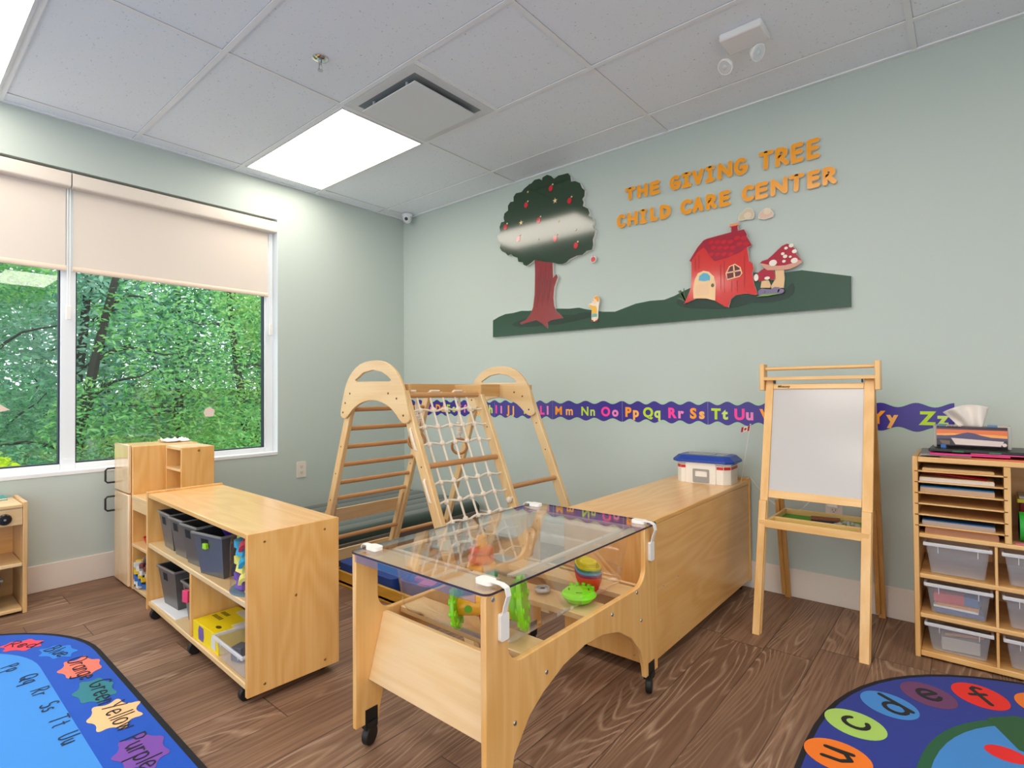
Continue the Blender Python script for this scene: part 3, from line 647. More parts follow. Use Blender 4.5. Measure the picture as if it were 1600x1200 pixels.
b = MB(); flat(b, smooth_poly([(2.045, 1.715), (2.06, 1.724), (2.076, 1.718), (2.082, 1.695), (2.07, 1.678), (2.062, 1.695), (2.05, 1.705), (2.038, 1.71)], 1), -.0290); b.build('hair', mat('EBA236', .4), t, smooth=0)
b = MB(); flat(b, blob(2.025, 1.559, .011, .006, 10), -.0288); flat(b, blob(2.06, 1.556, .011, .006, 10), -.0288); b.build('shoe', mat('9C1F25', .4), t, smooth=0)
# house
t = thing('house_cutout', 'red storybook house cutout with shingled roof and arched cream door on the mural', 'mural', (2.87, 0, 1.555))
cut(HOUSE, -.021, -.034, [REDH, EDGEW], 'wall_board', parent=t)
b = MB(); flat(b, ROOF, -.0345)
for i in range(16):
    x = 2.83 + (i % 6) * .036 + .012 * (i // 6 % 2); z = 1.94 - .035 * (i // 6) - .006 * (i % 6) + (.02 if i % 6 > 3 else 0)
    flat(b, blob(x, z, .017, .012, 10), -.0352, 1)
b.build('roof', [ROOFC, ROOFS], t, smooth=0)
b = MB(); flat(b, [(2.944, 1.972), (2.977, 1.972), (2.977, 2.003), (2.944, 2.003)], -.0346, 0); flat(b, [(2.933, 2.007), (2.936, 2.022), (2.982, 2.022), (2.984, 2.008)], -.0352, 1); b.build('chimney', [ROOFC, mat('E59A6C', .4)], t, smooth=0)
b = MB(); flat(b, DOOR, -.0345, 0); flat(b, rrect(2.735, 2.812, 1.64, 1.705, .012, 3), -.0352, 1)
d = b.build('door', [CRM, mat('F3C9A0', .35)], t, smooth=0)
b = MB(); flat(b, [(2.754, 1.729), (2.759, 1.754), (2.783, 1.769), (2.806, 1.763), (2.822, 1.743), (2.819, 1.722), (2.787, 1.72)], -.0354); b.build('door_window', mat('5FB1CF', .3), d, smooth=0)
b = MB(); flat(b, blob(2.835, 1.69, .009, .011), -.0354); b.build('knob', mat('6D5A45', .4), d, smooth=0)
b = MB(); Wn = [(2.919, 1.715), (2.915, 1.747), (2.933, 1.781), (2.959, 1.789), (2.985, 1.768), (2.994, 1.736), (2.984, 1.724)]
flat(b, offset_poly(Wn, .006), -.0345, 1); flat(b, Wn, -.0352, 0)
b.prism([(2.95, 1.787), (2.957, 1.787), (2.962, 1.716), (2.954, 1.716)], 'xz', -.036, -.0366, 1); b.prism([(2.916, 1.746), (2.916, 1.752), (2.991, 1.757), (2.991, 1.75)], 'xz', -.036, -.0366, 1)
b.build('window', [mat('6E1F2B', .3), CRM], t, smooth=0)
b = MB()
for x, z0, z1 in ((2.88, 1.66, 1.80), (2.90, 1.64, 1.82), (2.94, 1.64, 1.70), (2.97, 1.64, 1.70), (3.01, 1.66, 1.83), (2.755, 1.80, 1.88), (2.735, 1.79, 1.86)): flat(b, [(x, z0), (x + .002, z0), (x + .003, z1), (x, z1)], -.0345)
b.build('plank_line', mat('8F1A14', .4), t, smooth=0)
b = MB()
for dx, dz, k in ((-.045, .075, -.03), (-.03, .06, -.02), (-.012, .085, .0), (-.05, .03, -.02)): b.prism([(2.668, 1.615), (2.674, 1.615), (2.668 + dx * .6, 1.615 + dz), (2.668 + dx, 1.615 + dz * .92)], 'xz', -.0215, -.0225)
b.build('grass_tuft', mat('566B45', .5), t, smooth=0)
# mushrooms
t = thing('mushroom_cutout', 'pair of red spotted mushrooms cutout beside the red house on the mural', 'mural', (3.17, 0, 1.6))
MR = mat('AE1730', **gloss); WSP = mat('EDE3D8', .35)
STEM = [(3.21, 1.723), (3.213, 1.678), (3.208, 1.628), (3.193, 1.63), (3.149, 1.629), (3.145, 1.645), (3.17, 1.684), (3.166, 1.728)]
CAP = [(3.092, 1.778), (3.103, 1.787), (3.131, 1.792), (3.16, 1.815), (3.184, 1.836), (3.204, 1.852), (3.227, 1.859), (3.246, 1.851), (3.265, 1.826), (3.272, 1.796), (3.294, 1.763), (3.296, 1.75), (3.271, 1.733), (3.241, 1.723), (3.21, 1.723), (3.17, 1.727), (3.13, 1.733), (3.106, 1.756)]
GILL = [(3.092, 1.777), (3.131, 1.763), (3.179, 1.749), (3.218, 1.746), (3.249, 1.751), (3.283, 1.765), (3.295, 1.756), (3.296, 1.75), (3.271, 1.733), (3.241, 1.723), (3.21, 1.723), (3.17, 1.727), (3.13, 1.733), (3.106, 1.756)]
cut(STEM, -.021, -.031, [mat('E3BB8A', .4), EDGEW], 'stem', parent=t)
c = cut(CAP, -.0205, -.033, [MR, EDGEW], 'cap', parent=t)
b = MB(); flat(b, GILL, -.0335); b.build('gills', mat('D39A83', .4), c, smooth=0)
b = MB()
for x, z, r in ((3.223, 1.836, .009), (3.207, 1.809, .009), (3.218, 1.793, .011), (3.243, 1.787, .007), (3.212, 1.768, .009), (3.263, 1.812, .012), (3.248, 1.845, .012), (3.158, 1.768, .02), (3.262, 1.764, .017)): b = MB(); flat(b, blob(x, z, r, r * .85, 10), -.0345); b.build('spot', WSP, c, smooth=0)
cut([(3.099, 1.679), (3.093, 1.643), (3.141, 1.637), (3.145, 1.649), (3.134, 1.679)], -.021, -.033, [mat('E3BB8A', .4), EDGEW], 'stem', parent=t)
c = cut([(3.062, 1.699), (3.073, 1.72), (3.098, 1.738), (3.114, 1.746), (3.13, 1.733), (3.158, 1.729), (3.17, 1.697), (3.162, 1.677), (3.142, 1.68), (3.122, 1.695), (3.109, 1.678), (3.085, 1.679)], -.021, -.035, [MR, EDGEW], 'cap', parent=t)
for P in (blob(3.072, 1.701, .012, .02, 10), blob(3.128, 1.69, .014, .009, 10)): b = MB(); flat(b, P, -.0355); b.build('spot', WSP, c, smooth=0)
b = MB()
for x, z, r in ((3.1, 1.62, .02), (3.13, 1.615, .016), (3.17, 1.62, .02), (3.195, 1.612, .017)): flat(b, blob(x, z, r, r * .8, 9), -.0355)
b.prism([(3.07, 1.597), (3.11, 1.606), (3.2, 1.6), (3.13, 1.594)], 'xz', -.0355, -.036, 1); b.prism([(3.082, 1.606), (3.088, 1.63), (3.1, 1.639), (3.12, 1.632), (3.145, 1.628), (3.165, 1.638), (3.185, 1.634), (3.2, 1.622), (3.211, 1.606), (3.192, 1.599), (3.129, 1.599), (3.09, 1.6)], 'xz', -.021, -.0354, 0)
b.build('rocks', [mat('7C6F8F', .4), mat('7FA64A', .4)], t, smooth=0)
for nm, P, c, lab in (('a', [(2.976, 2.038), (2.976, 2.055), (2.984, 2.074), (3.0, 2.080), (3.008, 2.092), (3.022, 2.099), (3.044, 2.093), (3.058, 2.078), (3.062, 2.058), (3.06, 2.036), (3.044, 2.029), (3.018, 2.036), (2.993, 2.032)], 'CDBF9E', 'left of two small cloud cutouts under the word CENTER, beige'), ('b', [(3.081, 2.028), (3.083, 2.048), (3.096, 2.062), (3.11, 2.072), (3.127, 2.077), (3.142, 2.066), (3.154, 2.055), (3.161, 2.036), (3.158, 2.02), (3.138, 2.018), (3.114, 2.014), (3.097, 2.021)], 'DBB9A4', 'right of two small cloud cutouts under the word CENTER, pinkish')):
    b = MB(); b.prism(smooth_poly(P, 1), 'xz', -.006, -.017, 1); b.prism(offset_poly(smooth_poly(P, 1), -.003), 'xz', -.017, -.0178, 0); b.prism(blob(sum(p[0] for p in P) / len(P) + .008, 2.056, .02, .018), 'xz', -.018, -.0186, 2)
    tag(base_at(b.build('cloud_cutout', [mat(c, .4), EDGEW, mat('E2CDB4', .4)], smooth=0), (P[0][0] + .04, -.006, 2.03)), lab, 'mural')

# ------------------------------------------------------------------ alphabet border
NAVY = mat('3A2A8C', .35); MINT = mat('B2CBB6', .5)
LC = {'p': ('FF3EA0', 'F58CC4'), 'o': ('FFA012', 'FFB757'), 'g': ('BEE01A', 'CBE36A')}
PIECES = ((0.0, .557, 'A p.B g.C p.D o', 4), (.557, 1.115, 'E g.F p.G o.H g', 4), (1.115, 1.672, 'I p.J o.K g.L p', 4), (1.672, 2.229, 'M o.N g.O p', 3), (2.229, 2.786, 'P o.Q g.R p.S o', 4), (2.786, 3.343, 'T g.U p.V o.W g', 4), (3.343, 3.9, 'X p.Y o.Z g', 3))
FIX = {'M': (1.693, 1.785), 'N': (1.912, 1.985), 'O': (2.072, 2.155), 'P': (2.25, 2.305), 'Q': (2.376, 2.452), 'R': (2.541, 2.605), 'S': (2.680, 2.735), 'T': (2.808, 2.87), 'U': (2.935, 2.998), 'I': (1.122, 1.175), 'J': (1.248, 1.298), 'L': (1.558, 1.62), 'Y': (3.585, 3.65), 'Z': (3.775, 3.84)}
for x0, x1, spec_, n in PIECES:
    pr = [q.split() for q in spec_.split('.')]
    t = thing('alphabet_border', 'purple scalloped alphabet border strip on the wall, letters %s to %s' % (pr[0][0], pr[-1][0]), 'wall border', ((x0 + x1) / 2, 0, .885), 0, 'alphabet border strips')
    b = MB(); b.box(x0 + .0008, x1 - .0008, -.0012, -.0002, .886, 1.026); b.build('backing', MINT, t)
    N = 48; top = []; bot = []; per = .557 / (n * 1.25 if n == 4 else 4.0)
    for i in range(N + 1):
        x = x0 + .001 + (x1 - x0 - .002) * i / N; c = math.cos(2 * PI * (x - x0) / per); top.append((x, 1.0125 + .0105 * c)); bot.append((x, .8985 - .0105 * c))
    b = MB()
    for i in range(N): b.add([(top[i][0], -.0016, top[i][1]), (top[i + 1][0], -.0016, top[i + 1][1]), (bot[i + 1][0], -.0016, bot[i + 1][1]), (bot[i][0], -.0016, bot[i][1])], [(0, 1, 2, 3)])
    b.build('purple_band', NAVY, t, smooth=0)
    for i, (ch, c) in enumerate(pr):
        xa = x0 + (x1 - x0) * (i + .08) / n; xl = xa + .067
        if ch in FIX: xa, xl = FIX[ch]
        for s_, xx, k in ((ch, xa, 0), (ch.lower(), xl, 1)):
            X = Matrix.Translation((xx, -.0022, .924)) @ Matrix.Rotation(PI / 2, 4, 'X')
            b = MB(); b.text(s_, X, .083, .0022 if ch in 'MWNK' else .0036, .0003)
            b.build('letter', mat(LC[c][k], .4), t, smooth=0)

# ------------------------------------------------------------------ storage shelf (front left)
def caster(root, x, y, z0=.045, r=.026, local=True, ang=0, plate=True):
    c = Vector((x, y, r)); d = Vector((math.cos(ang), math.sin(ang), 0))
    b = MB(); b.cyl(c - d * .011, c + d * .011, r, r, 20); o_ = b.build('caster', mat('121212', .5), root, local=local, bevel=.004)
    b = MB(); b.box(x - .016, x + .016, y - .016, y + .016, z0 - .012, z0 + .002); b.cyl((x, y, r), (x, y, z0), .009); b.build('fork', mat('1C1C1C', .4), o_, local=local)
    return o_
def screws(b, pts, nrm, r=.005):
    for p in pts: b.cyl(Vector(p), Vector(p) + Vector(nrm) * .002, r, r * .8, 10)
t = thing('storage_shelf', 'open birch plywood storage shelf on casters holding grey bins, front left', 'shelf', (1.448, -2.113, 0), math.radians(-1.7))
SH = t; hx, hy = .596, .175
for s, nm in ((-1, 'l'), (1, 'r')):
    b = MB(); xa = s * hx; b.box(min(xa, xa - s * .018), max(xa, xa - s * .018), -hy, hy, .036, .609 if s < 0 else .600); b.build('end_panel', ply('z'), t, local=True, bevel=.002)
b = MB(); b.box(-hx + .018, hx - .018, -hy + .004, hy, .580, .5995); b.build('top_panel', ply('x'), t, local=True, bevel=.003)
for nm, z in (('middle_shelf', .338), ('bottom_shelf', .055)):
    b = MB(); b.box(-hx + .018, hx - .018, -hy + .004, hy - .012, z, z + .022); b.build(nm, birch('x'), t, local=True, bevel=.004)
b = MB(); b.box(.0, .018, -hy + .006, hy - .012, .077, .338); b.build('divider', ply('z'), t, local=True, bevel=.002)
b = MB(); b.box(-hx + .018, hx - .018, hy - .012, hy, .055, .580); b.build('back_panel', ply('x'), t, local=True)
b = MB(); screws(b, [(hx, -.115, .565), (hx, .115, .565), (hx, 0.0, .345), (hx, .115, .066), (hx, -.115, .066)], (1, 0, 0)); b.build('screw', BRASS, t, local=True)
for x in (-.52, .01, .53):
    for y in (-.152, .14): caster(t, x, y, .055)
rzS = math.radians(-1.7)
def shw(x, y, z=0): return (1.448 + x * math.cos(rzS) - y * math.sin(rzS), -2.113 + x * math.sin(rzS) + y * math.cos(rzS), z)
# grey bins
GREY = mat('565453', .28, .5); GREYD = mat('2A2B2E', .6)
def bin_at(x, y, z, lab, rz=0, wd=.165, dp=.24, h=.172, group='grey plastic bins on the storage shelf', world=None):
    p = world or shw(x, y, z)
    t = thing('grey_bin', lab, 'bin', p, rzS + rz if world is None else rz, group)
    b = MB(); w0, d0 = wd * .78, dp * .82; i = .004
    b.taper(0, 0, 0, h, w0, d0, wd, dp, 0, cap=False)
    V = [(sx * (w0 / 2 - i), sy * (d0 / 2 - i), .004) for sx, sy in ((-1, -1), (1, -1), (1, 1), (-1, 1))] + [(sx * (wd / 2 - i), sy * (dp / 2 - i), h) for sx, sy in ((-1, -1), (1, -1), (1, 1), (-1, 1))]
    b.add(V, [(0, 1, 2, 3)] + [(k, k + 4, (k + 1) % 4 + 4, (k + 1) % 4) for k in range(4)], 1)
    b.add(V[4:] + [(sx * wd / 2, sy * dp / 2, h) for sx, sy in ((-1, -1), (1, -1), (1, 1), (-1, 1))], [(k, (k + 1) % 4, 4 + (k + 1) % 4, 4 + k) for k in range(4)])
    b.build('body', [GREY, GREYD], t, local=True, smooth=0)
    b = MB(); o = .006
    for q in ((-wd / 2 - o, wd / 2 + o, -dp / 2 - o, -dp / 2), (-wd / 2 - o, wd / 2 + o, dp / 2, dp / 2 + o), (-wd / 2 - o, -wd / 2, -dp / 2, dp / 2), (wd / 2, wd / 2 + o, -dp / 2, dp / 2)): b.box(*q, h - .009, h + .001)
    b.build('rim', mat('7A7876', .28), t, local=True, bevel=.002)
    zc = h * .76; yf = -(d0 / 2 + (dp / 2 - d0 / 2) * zc / h) - .0008
    b = MB(); sl = (dp - d0) / 2 / h
    b.add([(-.046, yf + sl * .018, zc - .018), (.004, yf + sl * .018, zc - .018), (.004, yf - sl * .018, zc + .018), (-.046, yf - sl * .018, zc + .018)], [(0, 1, 2, 3)])
    b.build('hand_hole', mat('0B0B0C', .8), t, local=True, smooth=0)
    return t
bin_at(-.385, -.035, .361, 'grey bin farthest left on the middle shelf', 0)
bin_at(-.205, -.040, .361, 'grey bin second from left on the middle shelf', math.radians(3), wd=.158)
bin_at(-.035, -.044, .361, 'grey bin third from left on the middle shelf', math.radians(5), wd=.152)
bin_at(.165, -.048, .361, 'grey bin with purple and lime toys inside, beside the block jar', math.radians(12), wd=.195)
bin_at(-.402, -.02, .0835, 'grey bin on the white pad on the bottom shelf', math.radians(4), wd=.2, dp=.25, h=.185)
bin_at(-.11, -.02, .0805, 'grey bin with green lid scoop beside the shelf divider, bottom shelf', 0, wd=.15, h=.18)
def chunk(name, lab, cat, p, size, c, rz=0, group=None, rough=.35, kind='box', tilt=0):
    b = MB(); sx, sy, sz = size
    X = Matrix.Rotation(rz, 4, 'Z') @ Matrix.Rotation(tilt, 4, 'X')
    if kind == 'box': b.box(-sx / 2, sx / 2, -sy / 2, sy / 2, 0, sz, X=X)
    elif kind == 'disc': b.cyl((0, 0, 0), (0, 0, sz), sx / 2, sx / 2 * .85, 20, X=X)
    elif kind == 'tri': b.prism([(-sx / 2, 0), (sx / 2, 0), (0, sz)], 'xz', -sy / 2, sy / 2, X=X)
    elif kind == 'arch': b.prism([(-sx / 2, 0), (-sx / 4, 0)] + arc(0, 0, sx / 4, sz * .5, 180, 0, 8)[1:] + [(sx / 2, 0)] + arc(0, 0, sx / 2, sz, 0, 180, 10)[1:-1], 'xz', -sy / 2, sy / 2, X=X)
    elif kind == 'ball': b.ball((0, 0, sx / 2), sx / 2, 14)
    elif kind == 'bowl': b.lathe([(.001, .004), (sx * .3, .006), (sx * .46, sz), (sx * .5, sz), (sx * .34, 0), (.001, 0)], (0, 0, 0), 22, X=X)
    o = b.build(name, mat(c, rough) if isinstance(c, str) else c, None, bevel=.002 if kind in ('box', 'tri', 'arch') else 0); o.location = p; OFF[o.name] = Vector(p)
    return tag(o, lab, cat, group)
def shc(name, lab, cat, x, y, z, size, c, **k): k['rz'] = k.get('rz', 0) + rzS; return chunk(name, lab, cat, shw(x, y, z), size, c, **k)
# things inside bins
def fill(x, y, z, n, cols, lab, group, sp=.045):
    for i in range(n):
        shc('plastic_toy', lab, 'toy', x + random.uniform(-sp, sp), y + random.uniform(-.07, .07), z + random.uniform(0, .012), (random.uniform(.03, .055), random.uniform(.03, .05), random.uniform(.025, .04)), cols[i % len(cols)], rz=random.uniform(0, 3), group=group, kind=('box', 'arch', 'tri')[i % 3])
shc('toy_bowl', 'red plastic toy bowl in the bin farthest left on the middle shelf', 'toy', -.385, -.03, .503, (.11, .12, .045), 'D32A2A', kind='bowl')
fill(-.385, -.05, .44, 3, ['3A3A40', '5A4A3A'], 'dark plastic toys down in the leftmost shelf bin', 'dark toys in leftmost bin')
shc('toy_bowl', 'purple plastic toy bowl on top of the bin beside the block jar', 'toy', .17, -.035, .503, (.15, .16, .05), '4B2A9A', kind='bowl')
shc('plastic_toy', 'lime plastic toy poking out of the hand hole of the bin beside the block jar', 'toy', .178, -.163, .472, (.024, .022, .022), '9BD31F', rz=.2)
fill(-.05, 0, .455, 3, ['4E9A3C', '3C3C42', '7A5A3A'], 'small plastic toys in the third bin from left, middle shelf', 'toys in the third bin')
shc('toy_scoop', 'bright green plastic scoop in the bottom shelf bin by the divider', 'toy', -.10, -.03, .235, (.11, .13, .05), '3FA32F', kind='bowl')
shc('plastic_toy', 'pink plastic toy hanging over the rim of the bottom bin by the divider', 'toy', -.075, -.155, .195, (.035, .02, .05), 'E2416A', rz=.3)
shc('toy_scoop', 'pale grey green plastic scoop inside the bin on the white pad', 'toy', -.37, 0, .24, (.1, .12, .045), '8FA08A', kind='bowl')
b = MB(); b.box(-.17, .17, -.16, .12, 0, .005); o = b.build('white_pad', mat('E8E8EA', .6), None, bevel=.001); o.location = shw(-.39, -.0, .0775); o.rotation_euler = (0, 0, rzS + .02); OFF[o.name] = o.location.copy()
tag(o, 'white drawing pad under the grey bin on the bottom shelf', 'pad')
# jar of foam shapes
p = shw(.455, -.075, .361); jr = .098
t = thing('plastic_jar', 'clear plastic jar of colourful foam blocks at the right end of the shelf', 'jar', p)
b = MB(); b.lathe([(.08, .001), (jr, .012), (jr, .165), (jr * .97, .195)], p, 32); b.build('body', clear((.97, .98, .98), 1.45, .8, .05), t)
b = MB(); b.lathe([(jr * 1.01, 0), (jr * 1.02, .006), (jr * .9, .008)], p, 32); b.build('base_ring', mat('7FA3B8', .2, alpha=.5), t)
FC = ['2E7FC2', '3FA535', '7A4BA8', 'C02440', 'E9D44A', 'E7804F', '2B9FC4', '7A4BA8', 'D03A4A', 'F0DF6A']
for i in range(48):
    a = i * .7854 + .4 * (i // 8); rr = .062; kz = .010 + .150 * (i // 8) / 5
    chunk('foam_block', 'small coloured foam block inside the clear jar on the shelf', 'toy', (p[0] + rr * math.cos(a), p[1] + rr * math.sin(a), p[2] + kz), (.052, .030, .036), FC[(i * 7 + i // 8) % 10], rz=a + 1.57 + .3 * (i % 3), group='foam blocks in the clear jar', kind=('box', 'tri', 'arch')[i % 3], rough=.8, tilt=.25 * ((i % 5) - 2))
# yellow game box
p = shw(.155, -.115, .0775)
t = thing('game_box', 'bright yellow toy box with purple picture on the bottom shelf', 'box', p, rzS + math.radians(2))
b = MB(); b.box(-.125, .125, -.045, .135, 0, .075); b.build('carton', mat('F0D400', .35), t, local=True, bevel=.001)
for P, pl, a, e, c in (([(-.065, .012), (-.02, .010), (-.012, .03), (-.018, .064), (-.06, .068), (-.07, .045)], 'xz', -.0456, -.0461, '6E5AA0'), ([(.06, .012), (.10, .010), (.10, .052), (.06, .054)], 'xz', -.0456, -.0461, 'D8D5CF'), ([(.06, .03), (.12, .03), (.12, .13), (-.06, .13), (-.06, .10), (.06, .09)], 'xy', .0752, .0757, 'D8CFC4'), (blob(.04, -.01, .018, .009), 'xy', .0752, .0758, '4A3A10')):
    b = MB(); b.prism(P, pl, a, e); b.build('picture', mat(c, .4), t, local=True, smooth=0)
b = MB()
for k in range(9): b.box(-.105 + .016 * (k % 5), -.095 + .016 * (k % 5), .02 + .035 * (k // 5), .038 + .035 * (k // 5), .0752, .0756)
b.build('print_mark', mat('5A4A18', .5), t, local=True, smooth=0)
p = shw(.21, .075, .0775)
t = thing('activity_case', 'teal toy case with an orange lower edge behind the yellow box', 'case', p, rzS)
b = MB(); b.prism(rrect(-.13, .13, .03, .19, .02), 'xz', -.03, .03); b.build('body', mat('12728F', .35), t, local=True, bevel=.004)
b = MB(); b.box(-.132, .132, -.036, .036, 0, .03); b.build('edge_trim', mat('EE7A1A', .4), t, local=True, bevel=.006)
# clear lidded bin on the shelf
CLB = mat('D9DCE4', .35, alpha=.27)
def clear_bin(p, wd, dp, h, lab, rz=0, group=None, name='clear_bin'):
    t = thing(name, lab, 'bin', p, rz, group)
    b = MB(); b.taper(0, 0, .001, h, wd * .84, dp * .86, wd, dp, cap=False); b.build('body', CLB, t, local=True, bevel=.006, smooth=40)
    b = MB(); o = .008
    for q in ((-wd / 2 - o, wd / 2 + o, -dp / 2 - o, -dp / 2), (-wd / 2 - o, wd / 2 + o, dp / 2, dp / 2 + o), (-wd / 2 - o, -wd / 2, -dp / 2, dp / 2), (wd / 2, wd / 2 + o, -dp / 2, dp / 2)): b.box(*q, h - .014, h)
    b.build('rim', mat('E6E6EA', .3, alpha=.6), t, local=True, bevel=.003)
    b = MB()
    for sx in (-.30, .32):
        x = sx * wd; b.tube([(x, -dp / 2 - .002, h - .014), (x, -dp / 2 * .965 - .001, h * .68)], .0012, 5)
    b.build('rib', mat('F2F2F2', .4), t, local=True)
    return t
clear_bin(shw(.43, -.075, .0775), .26, .2, .095, 'clear plastic bin of papers on the bottom shelf at the right end', rzS)
shc('paper_sheet', 'crumpled white paper standing in the clear bin under the block jar', 'paper', .44, -.06, .09, (.10, .012, .14), 'E8ECEE', rz=.5, rough=.8, tilt=-.25)
shc('plastic_toy', 'grey plastic block in the clear bin on the bottom shelf', 'toy', .38, -.11, .083, (.05, .05, .05), '5A5C66', rz=.4)
shc('craft_tray', 'beige card tray inside the clear bin on the bottom shelf', 'tray', .41, -.02, .11, (.15, .10, .03), 'C9B79A', rz=.1)
shc('game_board', 'flat dark printed board lying behind the yellow box', 'board', .30, .06, .0775, (.16, .16, .015), '3A2A30', rz=.1)

# ------------------------------------------------------------------ storage cabinet along the mural wall (seen from its back)
t = thing('storage_cabinet', 'birch plywood cabinet on casters under the first aid box, against the mural wall', 'cabinet', (2.82, -.625, 0))
CX0, CX1, CY0, CY1, CT = 2.625, 3.018, -1.24, -.02, .592
b = MB(); b.box(CX1 - .012, CX1, CY0 + .0185, CY1 - .0185, .052, CT - .0205); b.build('back_panel', ply('y'), t, bevel=.001)
b = MB(); b.box(CX0, CX1 + .002, CY0 + .018, CY1 - .018, CT - .02, CT); b.build('top_panel', ply('y'), t, bevel=.004)
for y0, y1, zt in ((CY0, CY0 + .018, CT), (CY1 - .018, CY1, CT + .014)):
    b = MB(); b.box(CX0, CX1 + .006, y0, y1, .046, zt); b.build('end_panel', ply('z'), t, bevel=.002)
for z in (.052, .32):
    b = MB(); b.box(CX0 + .004, CX1 - .0125, CY0 + .0185, CY1 - .0185, z, z + .02); b.build('shelf_board', birch('y'), t, bevel=.002)
b = MB(); screws(b, [(CX1, y, z) for y in (-1.12, -.98, -.25) for z in (.32, .066)] + [(CX1, -.64, .066)], (1, 0, 0), .004); screws(b, [(2.95, CY0, .07), (2.68, CY0, .07), (2.95, CY0, .56)], (0, -1, 0), .004); b.build('screw', STEEL, t)
for x, y in ((2.68, -1.17), (2.965, -1.15), (2.68, -.08), (2.975, -.075)): caster(t, x, y, .048, .024, local=False, ang=.5)

# first aid box and flag
t = thing('first_aid_box', 'white tackle box with blue lid and red stripes on the birch cabinet', 'box', (2.853, -.2, CT), math.radians(2))
WB = mat('EDE6DA', .4); BLU = mat('1E3F9A', .35); RED = mat('D0241E', .4)
def oct_(hx, hy, c): return [(-hx + c, -hy), (hx - c, -hy), (hx, -hy + c), (hx, hy - c), (hx - c, hy), (-hx + c, hy), (-hx, hy - c), (-hx, -hy + c)]
b = MB(); b.prism(oct_(.142, .088, .03), 'xy', 0, .112); b.box(-.085, .075, -.096, -.05, 0, .112)
b.build('body', WB, t, local=True, bevel=.002)
b = MB(); P0 = oct_(.162, .108, .035); P1 = oct_(.162, .108, .035); P2 = oct_(.135, .085, .026)
V = [(*p, .112) for p in P0] + [(*p, .124) for p in P1] + [(*p, .148) for p in P2]
F = [(k, (k + 1) % 8, 8 + (k + 1) % 8, 8 + k) for k in range(8)] + [(8 + k, 8 + (k + 1) % 8, 16 + (k + 1) % 8, 16 + k) for k in range(8)] + [tuple(range(7, -1, -1)), tuple(range(16, 24))]
b.add(V, F); lid = b.build('lid', BLU, t, local=True, smooth=0, bevel=.002)
b = MB(); b.box(-.105, .04, -.055, .055, .1483, .1495); b.box(.05, .105, -.055, .055, .1483, .1495); b.build('lid_window', mat('8C8B86', .25), lid, local=True)
b = MB(); b.prism(rrect(-.045, .042, .006, .078, .006), 'xz', -.1, -.096, holes=[rrect(-.034, .031, .038, .068, .004)]); b.build('handle', mat('9B9793', .4), t, local=True, bevel=.0015)
b = MB()
for x0, x1 in ((-.112, -.086), (.078, .112)): b.box(x0, x1, -.0889, -.088, .079, .094)
X = Matrix.Translation((.127, -.073, 0)) @ Matrix.Rotation(PI / 4, 4, 'Z'); b.box(-.018, .018, -.0012, -.0002, .079, .094, X=X); X = Matrix.Translation((-.127, -.073, 0)) @ Matrix.Rotation(-PI / 4, 4, 'Z'); b.box(-.018, .018, -.0012, -.0002, .079, .094, X=X)
b.box(.142, .1428, -.054, .054, .079, .094); b.build('red_stripe', RED, t, local=True, smooth=0)
b = MB(); b.box(-.112, -.086, -.0887, -.088, .1, .103); b.box(.078, .112, -.0887, -.088, .1, .103); b.box(.142, .1427, -.05, .05, .1, .103); b.build('seam', mat('6A655C', .6), t, local=True)
t = thing('flag', 'tiny red and white maple leaf flag on a stick behind the blue-lidded box', 'flag', (3.007, -.14, .70))
a_ = Vector((3.003, -.115, CT)); z_ = Vector((3.058, -.122, .905))
b = MB(); b.tube([a_, z_], .0018, 6); b.ball(z_, .004, 8); b.build('stick', mat('E8E2D6', .4), t)
d = (z_ - a_).normalized(); q = z_ - d * .006; sd = Vector((-.042, -.012, -.01)); dn = -d * .029
def fl(u0, u1, v0, v1, y=0): return [q + sd * u0 + dn * v0 + Vector((0, y, 0)), q + sd * u1 + dn * v0 + Vector((0, y, 0)), q + sd * u1 + dn * v1 + Vector((0, y, 0)), q + sd * u0 + dn * v1 + Vector((0, y, 0))]
b = MB(); b.add(fl(0, 1, 0, 1), [(0, 1, 2, 3)], 0)
for e in (-.0006, .0006):
    b.add(fl(.02, .26, .02, .98, e), [(0, 1, 2, 3)], 1); b.add(fl(.74, .98, .02, .98, e), [(0, 1, 2, 3)], 1)
    m_ = [(.5, .18), (.56, .34), (.66, .32), (.61, .55), (.68, .58), (.53, .72), (.5, .84), (.47, .72), (.32, .58), (.39, .55), (.34, .32), (.44, .34)]
    b.add([q + sd * u + dn * v + Vector((0, e, 0)) for u, v in m_], [tuple(range(12))], 1)
b.build('cloth', [mat('EFE5DC', .7), mat('B01A22', .7)], t, smooth=0)
# white charger cord
b = MB(); b.tube([(3.0, -.03, CT + .004), (3.03, -.05, CT + .022), (3.07, -.04, .56), (3.12, -.03, .50), (3.2, -.025, .44), (3.28, -.03, .47), (3.34, -.035, .54), (3.385, -.035, .535), (3.40, -.02, .512)], .0022, 6)
tag(base_at(b.build('charger_cable', mat('E4E1DA', .4)), (3.2, -.025, .44)), 'thin white power cord running behind the easel to the wall outlet', 'cord')
b = MB(); b.box(3.396, 3.444, -.045, -.009, .497, .535); tag(base_at(b.build('power_adapter', mat('E7E2DA', .4), bevel=.005), (3.42, -.02, .5)), 'white square charger plugged into the outlet behind the easel', 'charger')

